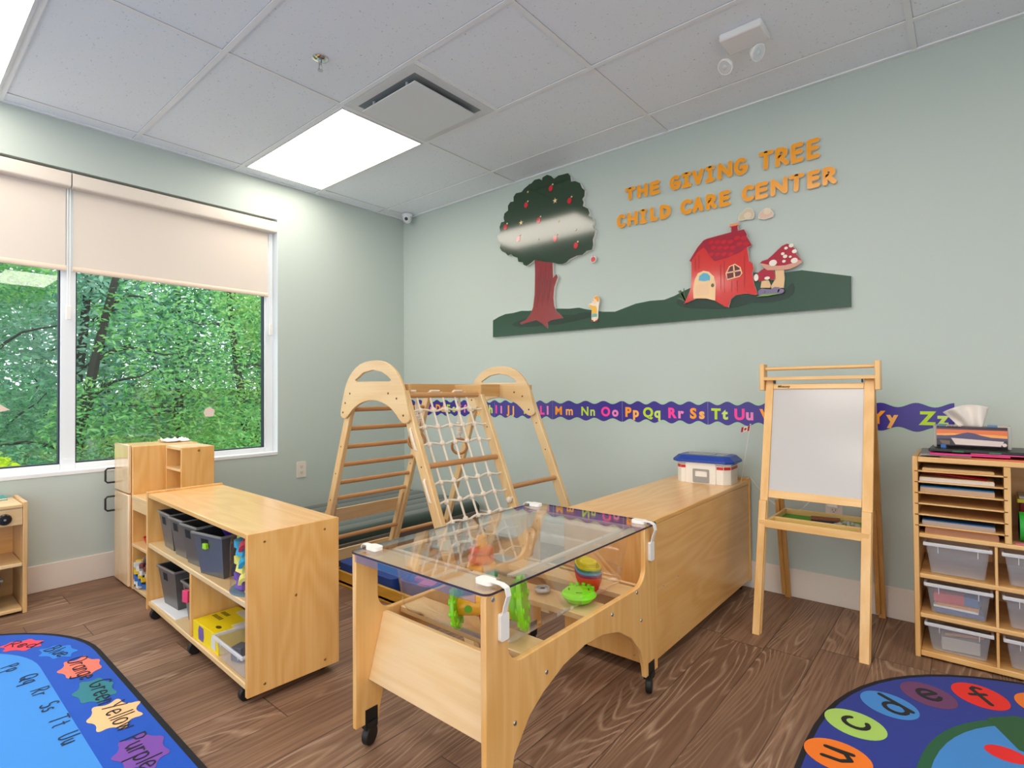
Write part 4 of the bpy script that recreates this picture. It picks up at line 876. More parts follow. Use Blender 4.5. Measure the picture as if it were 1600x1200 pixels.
# ------------------------------------------------------------------ easel
t = thing('easel', 'pine whiteboard easel with green tray standing by the mural wall', 'easel', (3.415, -.31, 0))
yF0, yT, ZT = -.583, -.315, 1.16
def ey(z): return yF0 + (yT - yF0) * z / ZT
def eyb(z): return -.03 + (-.285 + .03) * z / ZT
def leg(x0, x1, z0, z1, yfun, d0, d1, m_):
    b = MB(); b.add([(x, yfun(z) + d, z) for z in (z0, z1) for x in (x0, x1) for d in (d0, d1)], [(0, 1, 3, 2), (4, 6, 7, 5), (0, 4, 5, 1), (2, 3, 7, 6), (0, 2, 6, 4), (1, 5, 7, 3)]); return b.build('leg', m_, t, bevel=.002)
PZ = pine('z'); PX = pine('x')
for x0, x1 in ((3.192, 3.227), (3.598, 3.637)):
    leg(x0, x1, 0, 1.135, ey, 0, .02, PZ)
    b = MB(); b.add([(x, ey(z) + d, z) for z in (.0, .575) for x in (x0 + .002, x1 - .002) for d in (-.018, -.0005)], [(0, 1, 3, 2), (4, 6, 7, 5), (0, 4, 5, 1), (2, 3, 7, 6), (0, 2, 6, 4), (1, 5, 7, 3)]); b.build('leg_extension', PZ, t, bevel=.002)
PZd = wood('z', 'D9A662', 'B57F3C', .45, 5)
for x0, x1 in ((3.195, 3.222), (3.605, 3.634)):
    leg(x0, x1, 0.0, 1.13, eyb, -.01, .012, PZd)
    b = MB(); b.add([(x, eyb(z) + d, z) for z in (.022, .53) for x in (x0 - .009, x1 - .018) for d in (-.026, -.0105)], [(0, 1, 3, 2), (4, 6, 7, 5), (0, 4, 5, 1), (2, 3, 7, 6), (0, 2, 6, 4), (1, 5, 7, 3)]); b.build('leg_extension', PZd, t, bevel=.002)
def rail(name, z0, z1, x0=3.2275, x1=3.5975, d0=.001, d1=.018):
    b = MB(); b.add([(x, ey(z) + d, z) for z in (z0, z1) for x in (x0, x1) for d in (d0, d1)], [(0, 1, 3, 2), (4, 6, 7, 5), (0, 4, 5, 1), (2, 3, 7, 6), (0, 2, 6, 4), (1, 5, 7, 3)]); return b.build(name, PX, t, bevel=.002)
rail('rail', 1.092, 1.116); rail('rail', .588, .622)
b = MB(); b.add([(x, ey(z) + d, z) for z in (.622, 1.092) for x in (3.2275, 3.5975) for d in (.007, .012)], [(0, 1, 3, 2), (4, 6, 7, 5), (0, 4, 5, 1), (2, 3, 7, 6), (0, 2, 6, 4), (1, 5, 7, 3)])
b.build('whiteboard', mat('C6C2C0', .16, .5), t)
b = MB(); X = Matrix.Translation((3.247, ey(1.098) - .0006, 1.099)) @ Matrix.Rotation(PI / 2 - .22, 4, 'X'); b.text('Mkeoxy', X, .0165, .0002, .0002, shear=.1); b.build('lettering', mat('3A2A1C', .6), t, smooth=0)
b = MB(); b.box(3.186, 3.642, yT - .030, yT - .008, 1.134, 1.150); b.build('top_bar', PX, t, bevel=.002)
for x0, x1 in ((3.168, 3.190), (3.6385, 3.660)):
    b = MB(); b.box(x0, x1, yT - .03, yT + .03, 1.085, 1.215); b.build('roll_bracket', PZ, t, bevel=.004)
b = MB(); b.cyl((3.188, yT - .005, 1.19), (3.641, yT - .005, 1.19), .0085); b.build('paper_dowel', PX, t)
b = MB(); b.box(3.228, 3.236, yT - .02, yT, 1.119, 1.134); b.box(3.589, 3.594, yT - .02, yT, 1.119, 1.134); b.build('hinge', mat('2B2522', .5), t)
TY0, TY1 = -.492, -.16
tr = MB(); tr.box(3.200, 3.628, TY0, TY0 + .016, .457, .492); tr.box(3.228, 3.597, TY1 - .014, TY1, .466, .492); tr.box(3.2275, 3.24, TY0 + .016, TY1 - .014, .466, .492); tr.box(3.585, 3.5975, TY0 + .016, TY1 - .014, .466, .492); tr.box(3.24, 3.585, -.395, -.383, .4665, .492)
ty = tr.build('tray', PX, t, bevel=.002)
b = MB(); b.box(3.238, 3.587, TY0 + .015, TY1 - .013, .462, .4665); b.build('tray_base', mat('55A02C', .6), ty)
# things in the tray
t2 = thing('board_eraser', 'blue board eraser with dark wooden back in the easel tray', 'eraser', (3.43, -.27, .4665), .2)
b = MB(); b.box(-.06, .06, -.02, .02, 0, .012); b.build('felt', mat('1B3B55', .9), t2, local=True, bevel=.002); b = MB(); b.box(-.06, .06, -.02, .02, .012, .024); b.build('back', mat('8A4A22', .5), t2, local=True, bevel=.003)
b = MB(); n = 14
V = []
for i in range(n):
    for j in range(6):
        V.append((-.06 + .12 * i / (n - 1), -.02 + .045 * j / 5 + .006 * math.sin(i * 1.3), .002 + .022 * abs(math.sin(i * .9 + j * 1.7)) * math.sin(PI * (i + .5) / n)))
b.add(V, [(i * 6 + j, i * 6 + j + 1, (i + 1) * 6 + j + 1, (i + 1) * 6 + j) for i in range(n - 1) for j in range(5)])
o = b.build('plastic_bag', mat('D5D2C8', .25, alpha=.6), None, solid=.001); o.location = (3.525, -.30, .4675); OFF[o.name] = o.location.copy(); tag(o, 'crumpled clear plastic bag in the easel tray', 'bag')

# ------------------------------------------------------------------ paper sorter shelf (right)
t = thing('sorter_shelf', 'birch cubby shelf with paper slots and clear bins along the mural wall', 'shelf', (4.25, -.2, 0))
BX0, BX1, BY0, BY1, BH = 3.768, 4.76, -.392, -.02, .813
CZ, CXW = cubwood('z'), cubwood('x')
for x0, x1 in ((BX0, BX0 + .018), (BX1 - .018, BX1)):
    b = MB(); b.box(x0, x1, BY0, BY1, 0, BH); b.build('side_panel', CZ, t, bevel=.003)
XI0, XI1 = BX0 + .0185, BX1 - .0185
def sboard(name, z0, z1, x0=XI0, x1=XI1, y0=BY0 + .002, y1=BY1 - .007): b = MB(); b.box(x0, x1, y0, y1, z0, z1); return b.build(name, CXW, t, bevel=.003)
sboard('top_panel', BH - .022, BH - .001); sboard('shelf_board', .486, .503); sboard('shelf_board', .322, .34); sboard('shelf_board', .163, .181); sboard('base_board', .008, .03)
b = MB(); b.box(XI0, XI1, BY1 - .006, BY1, .01, BH - .003); b.build('back_panel', CXW, t)
b = MB(); b.box(4.046, 4.066, BY0 + .001, BY1 - .007, .5035, BH - .0225); b.build('divider', CZ, t, bevel=.002)
b = MB(); b.box(4.40, 4.42, BY0 + .001, BY1 - .007, .5035, BH - .0225); b.build('divider', CZ, t, bevel=.002)
SL = [.758, .714, .67, .626, .582, .538]
for z in SL: b = MB(); b.box(XI0, 4.0455, BY0 + .006, BY1 - .007, z - .0065, z - .001); b.build('slot_shelf', CXW, t)
b = MB()
for z in SL:
    b.box(BX0 + .007, BX0 + .0182, BY0 - .0006, BY0 + .002, z - .0055, z - .002); b.box(4.0458, 4.056, BY0 + .0002, BY0 + .003, z - .0055, z - .002)
b.build('slot_groove', mat('5A3312', .8), t)
for r_, (z0, z1) in enumerate(((.3405, .4855), (.1815, .3215), (.0305, .1625))):
    for xd in (4.021, 4.262, 4.503): b = MB(); b.box(xd - .004, xd + .004, BY0 + .004, BY1 - .007, z0, z1); b.build('partition', CZ, t)
cols = ((3.905, 'left column'), (4.142, 'second column'), (4.383, 'third column'), (4.622, 'fourth column'))
rows = ((.3405, .128, 'upper row'), (.1815, .124, 'middle row'), (.0305, .116, 'bottom row'))
for x, cn in cols:
    for z, h, rn in rows:
        clear_bin((x, BY0 + .135, z), .196, .25, h, 'clear plastic bin in the cubby shelf, %s, %s' % (rn, cn), 0, 'clear bins in the cubby shelf')
z = .1815
for nm, lab, p, sz, c, rz in (('picture_book', 'navy and white book at the bottom of the bulging middle left bin', (3.905, -.27, z + .006), (.15, .17, .014), '27407F', .05), ('picture_book', 'white book on the navy book in the middle left bin', (3.90, -.268, z + .021), (.14, .16, .008), 'E3E0DA', -.04), ('picture_book', 'orange book in the middle left bin of the cubby shelf', (3.895, -.265, z + .030), (.13, .15, .008), 'D98A2A', .1), ('toy_car', 'red plastic toy in the middle left bin of the cubby shelf', (3.875, -.30, z + .039), (.10, .05, .035), 'C9302A', .1), ('toy_car', 'blue plastic toy in the middle left bin of the cubby shelf', (3.95, -.29, z + .039), (.05, .07, .035), '2F5F9F', -.2), ('craft_paper', 'grey paper folded in the bottom left bin of the cubby shelf', (3.905, -.28, .0365), (.12, .12, .05), 'A9A39C', .1), ('craft_stick', 'tan wooden stick leaning in the bottom left bin', (3.92, -.31, .09), (.13, .014, .012), 'B98A68', .35)):
    chunk(nm, lab, 'book' if 'book' in nm else 'toy' if 'car' in nm else 'craft supply', p, sz, c, rz=rz)
# papers in the slots
def papers(zs, h, c, lab, ctop=None, x0=3.80, x1=4.02, dy=.02, rz=0):
    b = MB(); b.box(x0, x1, BY0 + dy, BY1 - .06, 0, h * .8); b.box(x0 + .001, x1 - .002, BY0 + dy + .001, BY1 - .06, h * .8, h, 1)
    o = b.build('paper_stack', [mat(c, .8), mat(ctop or c, .7)], None, smooth=0); o.location = (0, 0, zs); tag(o, lab, 'paper'); base_at(o, ((x0 + x1) / 2, -.2, 0)); return o
papers(SL[0] - .0008, .010, 'C9A672', 'tan paper stack in the top slot of the cubby shelf')
papers(SL[1] - .0008, .016, 'CFC5BC', 'white and cream paper stack in the second slot from the top', 'D9B98A', 3.79, 4.02)
b = MB(); b.add([(3.80, BY0 + .03, 0.0335), (4.0, BY0 + .03, .0175), (4.0, -.1, .0175), (3.80, -.1, .0335)], [(0, 1, 2, 3)]); o = b.build('red_folder', mat('B01822', .5), None, solid=.002); o.location = (0, 0, SL[1]); tag(base_at(o, (3.9, -.2, .0175)), 'red card sheet sagging over the second slot of the cubby shelf', 'paper')
papers(SL[2] - .0008, .024, 'B99A80', 'brown paper stack with a blue top sheet, third slot down', '1F6FA0', 3.792)
papers(SL[5] - .0008, .020, 'A99890', 'paper stack with a blue top sheet in the lower slots', '2C5C8C', 3.797)
papers(.5032, .024, 'A8785A', 'brown and orange card stack in the lowest slot of the cubby shelf', 'C87A4A', 3.806, 4.03)
# right cubby
chunk('red_folder', 'dark red folder standing in the right cubby with the green roll', 'folder', (4.2, -.14, .5035), (.2, .06, .13), '8E1420')
chunk('yellow_card', 'yellow card lying on the red folder in the right cubby', 'card', (4.2, -.15, .634), (.22, .12, .016), 'D8CC2A')
chunk('paper_stack', 'grey paper lying on the yellow card in the right cubby', 'paper', (4.2, -.15, .6505), (.21, .12, .012), 'A9AAA6')
b = MB(); b.lathe([(.052, 0), (.055, 0), (.055, .22), (.052, .22), (.052, 0)], (0, 0, 0), 28, X=Matrix.Translation((4.09, -.30, .5595)) @ Matrix.Rotation(PI / 2, 4, 'Y'))
tag(base_at(b.build('paper_roll', mat('1EA532', .5)), (4.2, -.3, .504)), 'bright green paper roll lying in the right cubby', 'paper')
chunk('craft_paper', 'pink paper scrap at the front of the right cubby', 'paper', (4.10, -.365, .5035), (.05, .03, .003), 'E87AA0')
# on top of the shelf
def sheet(lab, x0, x1, y0, y1, z, c, h=.004, rz=0, name='paper_sheet', cat='paper'):
    b = MB(); b.box(-(x1 - x0) / 2, (x1 - x0) / 2, -(y1 - y0) / 2, (y1 - y0) / 2, 0, h); o = b.build(name, mat(c, .6), None, bevel=.001); o.location = ((x0 + x1) / 2, (y0 + y1) / 2, z); o.rotation_euler = (0, 0, rz); OFF[o.name] = o.location.copy(); return tag(o, lab, cat)
zt = BH - .001
sheet('orange red paper lowest in the pile on top of the cubby shelf', 3.86, 4.16, -.37, -.12, zt, 'D8704E', .0055, -.02)
sheet('grey paper at the left of the pile on top of the cubby shelf', 3.79, 3.95, -.378, -.10, zt + .0057, '8C8A8C', .006, .03)
sheet('hot pink paper in the pile on top of the cubby shelf', 3.82, 4.06, -.382, -.12, zt + .0119, 'E23A7E', .006, .05)
sheet('pink paper overhanging the right of the pile on the cubby shelf', 3.96, 4.2, -.375, -.1, zt + .0181, 'D24A80', .005, -.06)
tt = thing('black_tray', 'flat black folding tray with green tabs under the tissue pack', 'tray', (3.98, -.25, zt + .0233), -.03)
b = MB(); b.box(-.155, .155, -.12, .11, 0, .011); b.build('body', mat('151A18', .35), tt, local=True, bevel=.002)
for q in ((-.08, -.045, .007), (.03, .065, .007), (.13, .158, .01)): b = MB(); b.box(q[0], q[1], -.1225, -.1195, .001, q[2]); b.build('tab', mat('2F6B4C', .5), tt, local=True)
# tissue pack
p = (3.955, -.255, zt + .0346)
t = thing('tissue_pack', 'tissue pack printed with a sunset mountain on top of the cubby shelf', 'tissues', p, -.02)
hw, hd, hh = .108, .055, .088
V = []; F = []
b = MB(); b.prism(rrect(-hd, hd, .004, hh, .014, 4), 'yz', -hw, hw); b.build('pack', mat('4A3A44', .25), t, local=True, smooth=30)
b = MB()
yf = -hd - .0006
def ft(P, y, m): b.prism(P, 'xz', y, y - .0003, m)
ft([(-hw, .014), (hw, .014), (hw, hh - .012), (-hw, hh - .012)], yf, 0)
ft([(-hw, .045), (-hw, .047), (hw, .044), (hw, .056), (.06, .059), (-.06, .061), (-hw, .058)], yf - .0004, 1)
ft([(-hw, .03), (hw, .028), (hw, .046), (.06, .048), (.03, .055), (.01, .063), (-.01, .066), (-.025, .062), (-.05, .054), (-.08, .051), (-hw, .051)], yf - .0008, 2)
ft([(-hw, .012), (hw, .012), (hw, .036), (.04, .038), (-.04, .039), (-hw, .038)], yf - .0012, 3)
ft([(-.062, .042), (.098, .034), (.088, .014), (-.048, .016)], yf - .0016, 4); ft([(-.10, .032), (-.066, .030), (-.066, .016), (-.09, .016)], yf - .0016, 5); ft(blob(.099, .021, .007, .007), yf - .0018, 4)
b.build('print', [mat('E0703A', .25), mat('F2A64A', .25), mat('4D4266', .25), mat('2A1E22', .25), mat('DCC9C2', .3), mat('6B5548', .25)], t, local=True, smooth=0)
b = MB(); b.box(-hw + .002, -.08, -.03, .05, hh, hh + .004, 0); b.box(-.078, -.03, -.05, .05, hh, hh + .003, 1); b.box(.05, .08, -.02, .05, hh, hh + .005, 2); b.box(.08, hw, -.04, .05, hh, hh + .003, 1)
for i in range(7): b.box(-.072 + i * .005, -.070 + i * .005 + .001 * (i % 2), -.0505, -.04, hh + .0001, hh + .0034, 3)
b.build('top_flap', [mat('3F86A8', .3), mat('C9B8AC', .3), mat('4A7FB0', .3), mat('2A2A2A', .4)], t, local=True)
for q in ((-hw - .012, -hw), (hw, hw + .012)): b = MB(); b.box(*q, -hd + .01, hd, .002, hh + .003, 0); b.build('end_wrap', mat('D6CFC8', .2, alpha=.45), t, local=True, bevel=.003)
b = MB(); b.box(-.095, -.078, -hd - .003, -hd + .01, .0, .014); b.build('blue_tab', mat('2566B0', .4), t, local=True)
b = MB(); nu, nv = 22, 10; V = []
for i in range(nu):
    for j in range(nv):
        u = i / (nu - 1); v = j / (nv - 1)
        x = -.035 + .07 * u + v * (-.055 + .075 * u); zt_ = .075 + .018 * math.sin(PI * (.15 + u * .8)) - .028 * (1 - u) ** 2
        V.append((x, .0 + .014 * math.sin(u * 12 + 1.5 * v) * (.3 + v) + .01 * math.sin(5 * u + 4 * v), hh - .006 + v * (zt_ + .006)))
b.add(V, [(i * nv + j, (i + 1) * nv + j, (i + 1) * nv + j + 1, i * nv + j + 1) for i in range(nu - 1) for j in range(nv - 1)])
b.build('tissue', mat('E6DDD4', .9, .1), t, local=True, smooth=180, solid=.0015)

# ------------------------------------------------------------------ water table (centre front)
t = thing('water_table', 'birch sensory table with clear tub and clear lid, front centre', 'table', (2.79, -1.74, 0))
TX0, TX1, TYA, TYB = 2.507, 3.063, -2.197, -1.272
def side_poly():
    P = [(TYA, .07), (TYA + .085, .07)]
    P += [(TYA + .088, .10), (TYA + .105, .168), (-2.03, .24), (-1.97, .275), (-1.87, .312), (-1.76, .328), (-1.66, .322), (-1.56, .297), (-1.47, .245), (-1.405, .18), (-1.375, .11), (-1.368, .07)]
    P += [(TYB, .07), (TYB, .598), (-1.368, .598)]
    P += [(-1.368, .46)] + arc(-1.428, .46, .06, .057, 0, -90, 6)[1:] + [(-2.06, .403)] + arc(-2.06, .458, .055, .055, 270, 180, 6)[1:] + [(-2.115, .598), (TYA, .598)]
    return P
SP = side_poly()
for x0, x1, lab in ((TX1 - .018, TX1, 'r'), (TX0, TX0 + .018, 'l')):
    b = MB(); b.prism(SP, 'yz', x0, x1); s_ = b.build('side_panel', wood('z', 'F2C481', 'E0A65A', .32), t, bevel=.003, smooth=30)
for sy, ya, yb in ((1, TYA + .10, TYA + .045), (-1, TYB - .10, TYB - .045)):
    b = MB(); th = .016 * sy
    b.add([(x, y, z) for x in (TX0 + .0185, TX1 - .0185) for y, z in ((ya, .398), (yb, .205), (yb + th, .205), (ya + th, .398))], [(0, 1, 2, 3), (7, 6, 5, 4), (0, 4, 5, 1), (1, 5, 6, 2), (2, 6, 7, 3), (3, 7, 4, 0)])
    b.build('end_panel', wood('x', 'EFCF9E', 'E2B97F', .32), t, bevel=.002)
for y0, y1 in ((-2.03, -1.93), (-1.72, -1.60), (-1.49, -1.40)):
    b = MB(); b.box(TX0 + .0185, TX1 - .0185, y0, y1, .375, .395); b.build('slat', birch('x'), t, bevel=.002)
# tub
def ring(x0, x1, y0, y1, r, z): return [(x, y, z) for x, y in rrect(x0, x1, y0, y1, r, 6)]
levels = [(.06, .402, .05), (.018, .412, .05), (.010, .43, .05), (-.008, .585, .05), (-.012, .5875, .05), (-.024, .5885, .04)]
cx0, cx1, cy0, cy1 = 2.552, 3.018, -2.085, -1.385
b = MB(); R = []
for ins, z, r in levels: R.append(ring(cx0 + ins, cx1 - ins, cy0 + ins, cy1 - ins, r, z))
n = len(R[0]); V = [p for q in R for p in q]
F = [(k * n + i, k * n + (i + 1) % n, (k + 1) * n + (i + 1) % n, (k + 1) * n + i) for k in range(len(R) - 1) for i in range(n)] + [tuple(range(n))]
b.add(V, F); b.build('tub', clear((.955, .95, .945), 1.45, 1.0, .03, .02), t, smooth=60)
b = MB(); b.box(TX0 + .0185, TX1 - .0185, TYA + .012, TYA + .10, .590, .5965); b.build('rim_plank', birch('x'), t, bevel=.001)
for q, ax in (((TX0 + .05, TX1 - .06, TYA + .112, TYA + .126), 'x'), ((TX0 + .05, TX1 - .06, TYB - .10, TYB - .086), 'x'), ((TX0 + .044, TX0 + .06, TYA + .13, TYB - .105), 'y'), ((TX1 - .07, TX1 - .054, TYA + .16, TYB - .105), 'y')):
    b = MB(); b.box(*q, .590, .5975); b.build('batten', wood(ax, 'F0DCC0', 'E0C39A', .4, 4), t, bevel=.001)
b = MB()
for x, y in ((2.65, -2.078), (2.9, -2.078), (TX1 - .062, -1.9), (TX1 - .062, -1.55), (TX0 + .052, -1.9), (TX0 + .052, -1.5)): b.cyl((x, y, .597), (x, y, .600), .004, n=10)
b.build('batten_screw', STEEL, t)
# lid
b = MB(); lp = rrect(TX0 - .006, TX1 + .010, TYA - .006, TYB - .008, .02, 5)
b.prism(lp, 'xy', .601, .607, 0, 1); b.build('lid', [clear((.94, .93, .935), 1.5, 1.35, .015), mat('3C3038', .2)], t, smooth=0)
for q in ((TX0 + .02, TX1 - .03, TYA - .004, TYA - .001), (TX0 + .02, TX1 - .03, TYB - .013, TYB - .010)):
    b = MB(); b.box(*q, .578, .601); b.build('lid_lip', clear((.86, .80, .78), 1.5, 1.2, .05, .08), t, smooth=0)
# child-lock straps
LW = mat('EDEAE6', .35)
def latch(px, py, sx, sy):
    """pad on the lid at px,py, strap over the edge to a pad on the side"""
    pad = MB(); pad.prism(rrect(px - .026, px + .026, py - .018, py + .018, .012, 5), 'xy', .6072, .6185); o = pad.build('latch', LW, t, bevel=.004)
    ex = TX1 if sx > 0 else TX0; e = sx
    b = MB(); pts = [(px + e * .02, py, .617), (ex + e * .006, py, .6165), (ex + e * .020, py + .003, .609), (ex + e * .024, py + .004, .59), (ex + e * .014, py + .005, .565), (ex + e * .008, py + .005, .54)]
    for i in range(len(pts) - 1):
        a, c = Vector(pts[i]), Vector(pts[i + 1]); d = (c - a).normalized(); nn = Vector((0, 1, 0)).cross(d).normalized() * .0015; w_ = Vector((0, .0085, 0))
        b.add([a - w_ - nn, a + w_ - nn, a + w_ + nn, a - w_ + nn, c - w_ - nn, c + w_ - nn, c + w_ + nn, c - w_ + nn], [(0, 1, 2, 3), (4, 7, 6, 5), (0, 4, 5, 1), (1, 5, 6, 2), (2, 6, 7, 3), (3, 7, 4, 0)])
    b.build('strap', LW, o)
    b = MB(); xa, xb = sorted((ex + e * .0005, ex + e * .011)); b.prism(rrect(py + .005 - .016, py + .005 + .016, .478, .545, .006, 4), 'yz', xa, xb); b.build('side_pad', LW, o, bevel=.003)
latch(3.015, -2.143, 1, 0); latch(3.025, -1.335, 1, 0); latch(2.548, -2.145, -1, 0); latch(2.548, -1.335, -1, 0)
b = MB(); screws(b, [(TX1, y, z) for y, z in ((-1.955, .325), (-1.60, .368), (-1.43, .39), (-1.40, .285), (-2.09, .25), (-2.17, .585))], (1, 0, 0), .0065); b.build('screw', STEEL, t)
for x, y in ((TX1 - .009, TYB - .055), (TX1 - .009, TYA + .055), (TX0 + .009, TYB - .055), (TX0 + .009, TYA + .055)):
    o = caster(t, x, y, .075, .030, local=False, ang=.35)
    b = MB(); s_ = 1 if x < 2.8 else -1
    if s_ < 0: b.box(x + .0092, x + .0115, y - .022, y + .022, .055, .115)
    else: b.box(x + .0092, x + .0115, y - .022, y + .022, .055, .115)
    b.box(x - .012, x + .012, y - .02, y + .02, .052, .070); b.build('bracket', BLACK, o)
# toys in the tub
ZB = .4035
t = thing('stacking_rings', 'stacking ring toy, blue to red rings with yellow peg, inside the clear tub', 'toy', (2.635, -1.76, ZB))
for nm, z0, z1, r, c in (('base', 0, .030, .056, '3E6FB5'), ('ring', .030, .062, .058, '2E9E58'), ('ring', .062, .088, .052, 'F2A81A'), ('ring', .088, .118, .049, 'EE5A2E'), ('ring', .118, .142, .046, 'E23D34')):
    b = MB(); h = (z1 - z0) / 2
    if nm == 'base': b.lathe([(.001, z0), (r * .85, z0), (r, z0 + .012), (r, z1 - .006), (r * .8, z1), (.001, z1)], (2.635, -1.76, ZB), 28)
    else: b.lathe([(r * .5, z0)] + [(r - h * .9 + h * .9 * math.cos(a), z0 + h + h * math.sin(a)) for a in [-PI / 2 + PI * k / 8 for k in range(9)]] + [(r * .5, z1)], (2.635, -1.76, ZB), 28)
    b.build(nm, mat(c, .35), t)
b = MB(); b.lathe([(.017, .14), (.019, .15), (.019, .172), (.016, .180), (.001, .182)], (2.635, -1.76, ZB), 20); b.build('peg', mat('F5A81C', .3), t)
# roller rattle
A = Vector((2.808, -2.047, ZB + .064)); B_ = Vector((2.958, -1.948, ZB + .084)); d = (B_ - A).normalized()
t = thing('rattle_toy', 'yellow and lime green roller toy lying in the near end of the clear tub', 'toy', (2.89, -2.0, ZB))
LIME = mat('86D411', .3); YEL = mat('F5B021', .3); NVY = mat('2C2F55', .4)
def wheel(c, r, wd, name):
    b = MB(); b.cyl(c - d * wd * .5, c + d * wd * .5, r * .93, r, 24)
    o = b.build(name, LIME, t, bevel=.004)
    e = d.orthogonal().normalized(); f = d.cross(e); b = MB()
    for k in range(10):
        a = 2 * PI * k / 10; q = c + (e * math.cos(a) + f * math.sin(a)) * r * .80
        b.cyl(q - d * (wd * .5 + .004), q + d * (wd * .5 + .004), .010, .010, 10)
    b.build('tread', LIME, o, bevel=.002); return o
wheel(A, .062, .014, 'wheel'); wheel(B_ + d * .012, .082, .018, 'wheel')
b = MB(); b.cyl(B_ - d * .022, B_ + d * .002, .046, .060, 24); b.build('wheel_collar', mat('6FC40F', .3), t, bevel=.003)
b = MB(); b.cyl(A + d * .006, A + d * .085, .026, .030, 22); b.cyl(A + d * .085, B_ - d * .018, .040, .046, 24); b.build('barrel', YEL, t, bevel=.003)
b = MB(); cdir = Vector((CAM_POS.x - A.x, CAM_POS.y - A.y, 0)); e = (Vector((0, 0, 1)) - d * d.z).normalized(); f = d.cross(e)
m_ = A + d * .04; b.cyl(m_ + f * -.02, m_ + f * -.0305, .011, .011, 12); b.cyl(m_ + f * .02, m_ + f * .0305, .011, .011, 12); b.build('dot', mat('5FB31C', .3), t)
b = MB()
for a in (-.2, 1.5, 3.0, 4.5):
    dir_ = e * math.cos(a) + f * math.sin(a); q = A + d * .125 + dir_ * .043; s2 = d.cross(dir_)
    b.add([q - d * .03 + dir_ * .003, q + s2 * .024 + dir_ * -.002, q + d * .03 + dir_ * .004, q - s2 * .024 + dir_ * -.002], [(0, 1, 2, 3)])
b.build('diamond', NVY, t, smooth=0, solid=.002)
b = MB(); b.box(-.03, .03, -.015, .015, 0, .02, X=Matrix.Translation(A + d * .12 + e * .042)); b.build('blue_tab', NVY, t, bevel=.003)
b = MB(); q = A + d * .085; b.tube([q + Vector((.0, -.01, -.02)), q + Vector((.008, -.014, -.045)), q + Vector((.014, -.016, -.062))], .012, 10, rad=[.014, .011, .006]); b.build('red_handle', mat('C9201C', .35), t)
# nested boats
def boat(lab, c, k, zz, s=1.0, cab=False):
    o = Vector((2.94, -1.545, ZB + zz))
    t = thing('toy_boat', lab, 'toy', tuple(o), math.radians(-38), 'nested toy boats in the tub')
    L, Wd = .080 * s, .042 * s; b = MB(); V = []; n = 28
    prof = [(.50, 0), (.72, .014), (.90, .034), (1.0, .052), (.94, .052), (.84, .034), (.62, .012)]
    for f, z in prof:
        for i in range(n):
            a = 2 * PI * i / n; x = L * math.cos(a); y = Wd * math.sin(a) * (1 - .12 * math.cos(a)); V.append((x * f, y * f, z + .010 * (f > .8) * math.cos(a) ** 2))
    F = [(r * n + i, r * n + (i + 1) % n, (r + 1) * n + (i + 1) % n, (r + 1) * n + i) for r in range(len(prof) - 1) for i in range(n)] + [tuple(range(n - 1, -1, -1)), tuple((len(prof) - 1) * n + i for i in range(n))]
    b.add(V, F); b.build('hull', mat(c, .35), t, local=True)
    if cab: b = MB(); b.lathe([(.030, .012), (.026, .055), (.029, .058), (.029, .064), (.022, .064), (.019, .05)], (-.005, 0, 0), 24); b.build('funnel', mat(c, .35), t, local=True)
boat('red toy boat at the bottom of the nested boats', 'E5391C', 0, 0, 1.0); boat('purple toy boat second from the bottom of the nested boats', '8A2468', 0, .010, .985)
boat('blue toy boat in the middle of the nested boats', '4FA3CE', 0, .018, .97); boat('teal toy boat just under the yellow boat', '127A72', 0, .026, .955); boat('yellow toy boat with a funnel on top of the nested boats', 'DDD21A', 0, .034, .94, True)
t = thing('toy_sieve', 'lime green round toy sieve lid lying in front of the nested boats', 'toy', (2.965, -1.645, ZB))
b = MB(); b.lathe([(.001, .0), (.04, .001), (.055, .016), (.058, .020), (.055, .026), (.050, .028), (.046, .034), (.02, .038), (.001, .038)], (2.965, -1.645, ZB), 30); b.build('dome', mat('7FE012', .3), t)
b = MB()
for k in range(5):
    a = .9 + k * .45; q = (2.965 + .047 * math.cos(a), -1.645 + .047 * math.sin(a)); b.box(q[0] - .006, q[0] + .006, q[1] - .005, q[1] + .005, ZB + .026, ZB + .042)
b.build('tooth', mat('6BD010', .3), t, bevel=.002)
b = MB()
for k in range(4):
    a = k * PI / 2 + .6; b.box(-.010, .010, -.0025, .0025, 0, .0012, X=Matrix.Translation((2.965 + .032 * math.cos(a), -1.645 + .032 * math.sin(a), ZB + .0355)) @ Matrix.Rotation(a + PI / 2, 4, 'Z'))
b.build('slot', mat('3C6A10', .6), t)
b = MB(); c = (2.82, -1.65, ZB); b.lathe([(.026, 0), (.028, .006), (.024, .012), (.018, .012), (.017, .006), (.008, .005), (.001, .005)], c, 26); o = b.build('drain_plug', [mat('B9B4B0', .15, alpha=.75)]); tag(base_at(o, c), 'clear round drain plug in the middle of the tub floor', 'plug')
b = MB(); b.lathe([(.001, .0055), (.008, .0055), (.008, .009), (.001, .009)], c, 16); b.build('plug_core', mat('3A3A40', .4), o, local=False).location = (0, 0, 0)

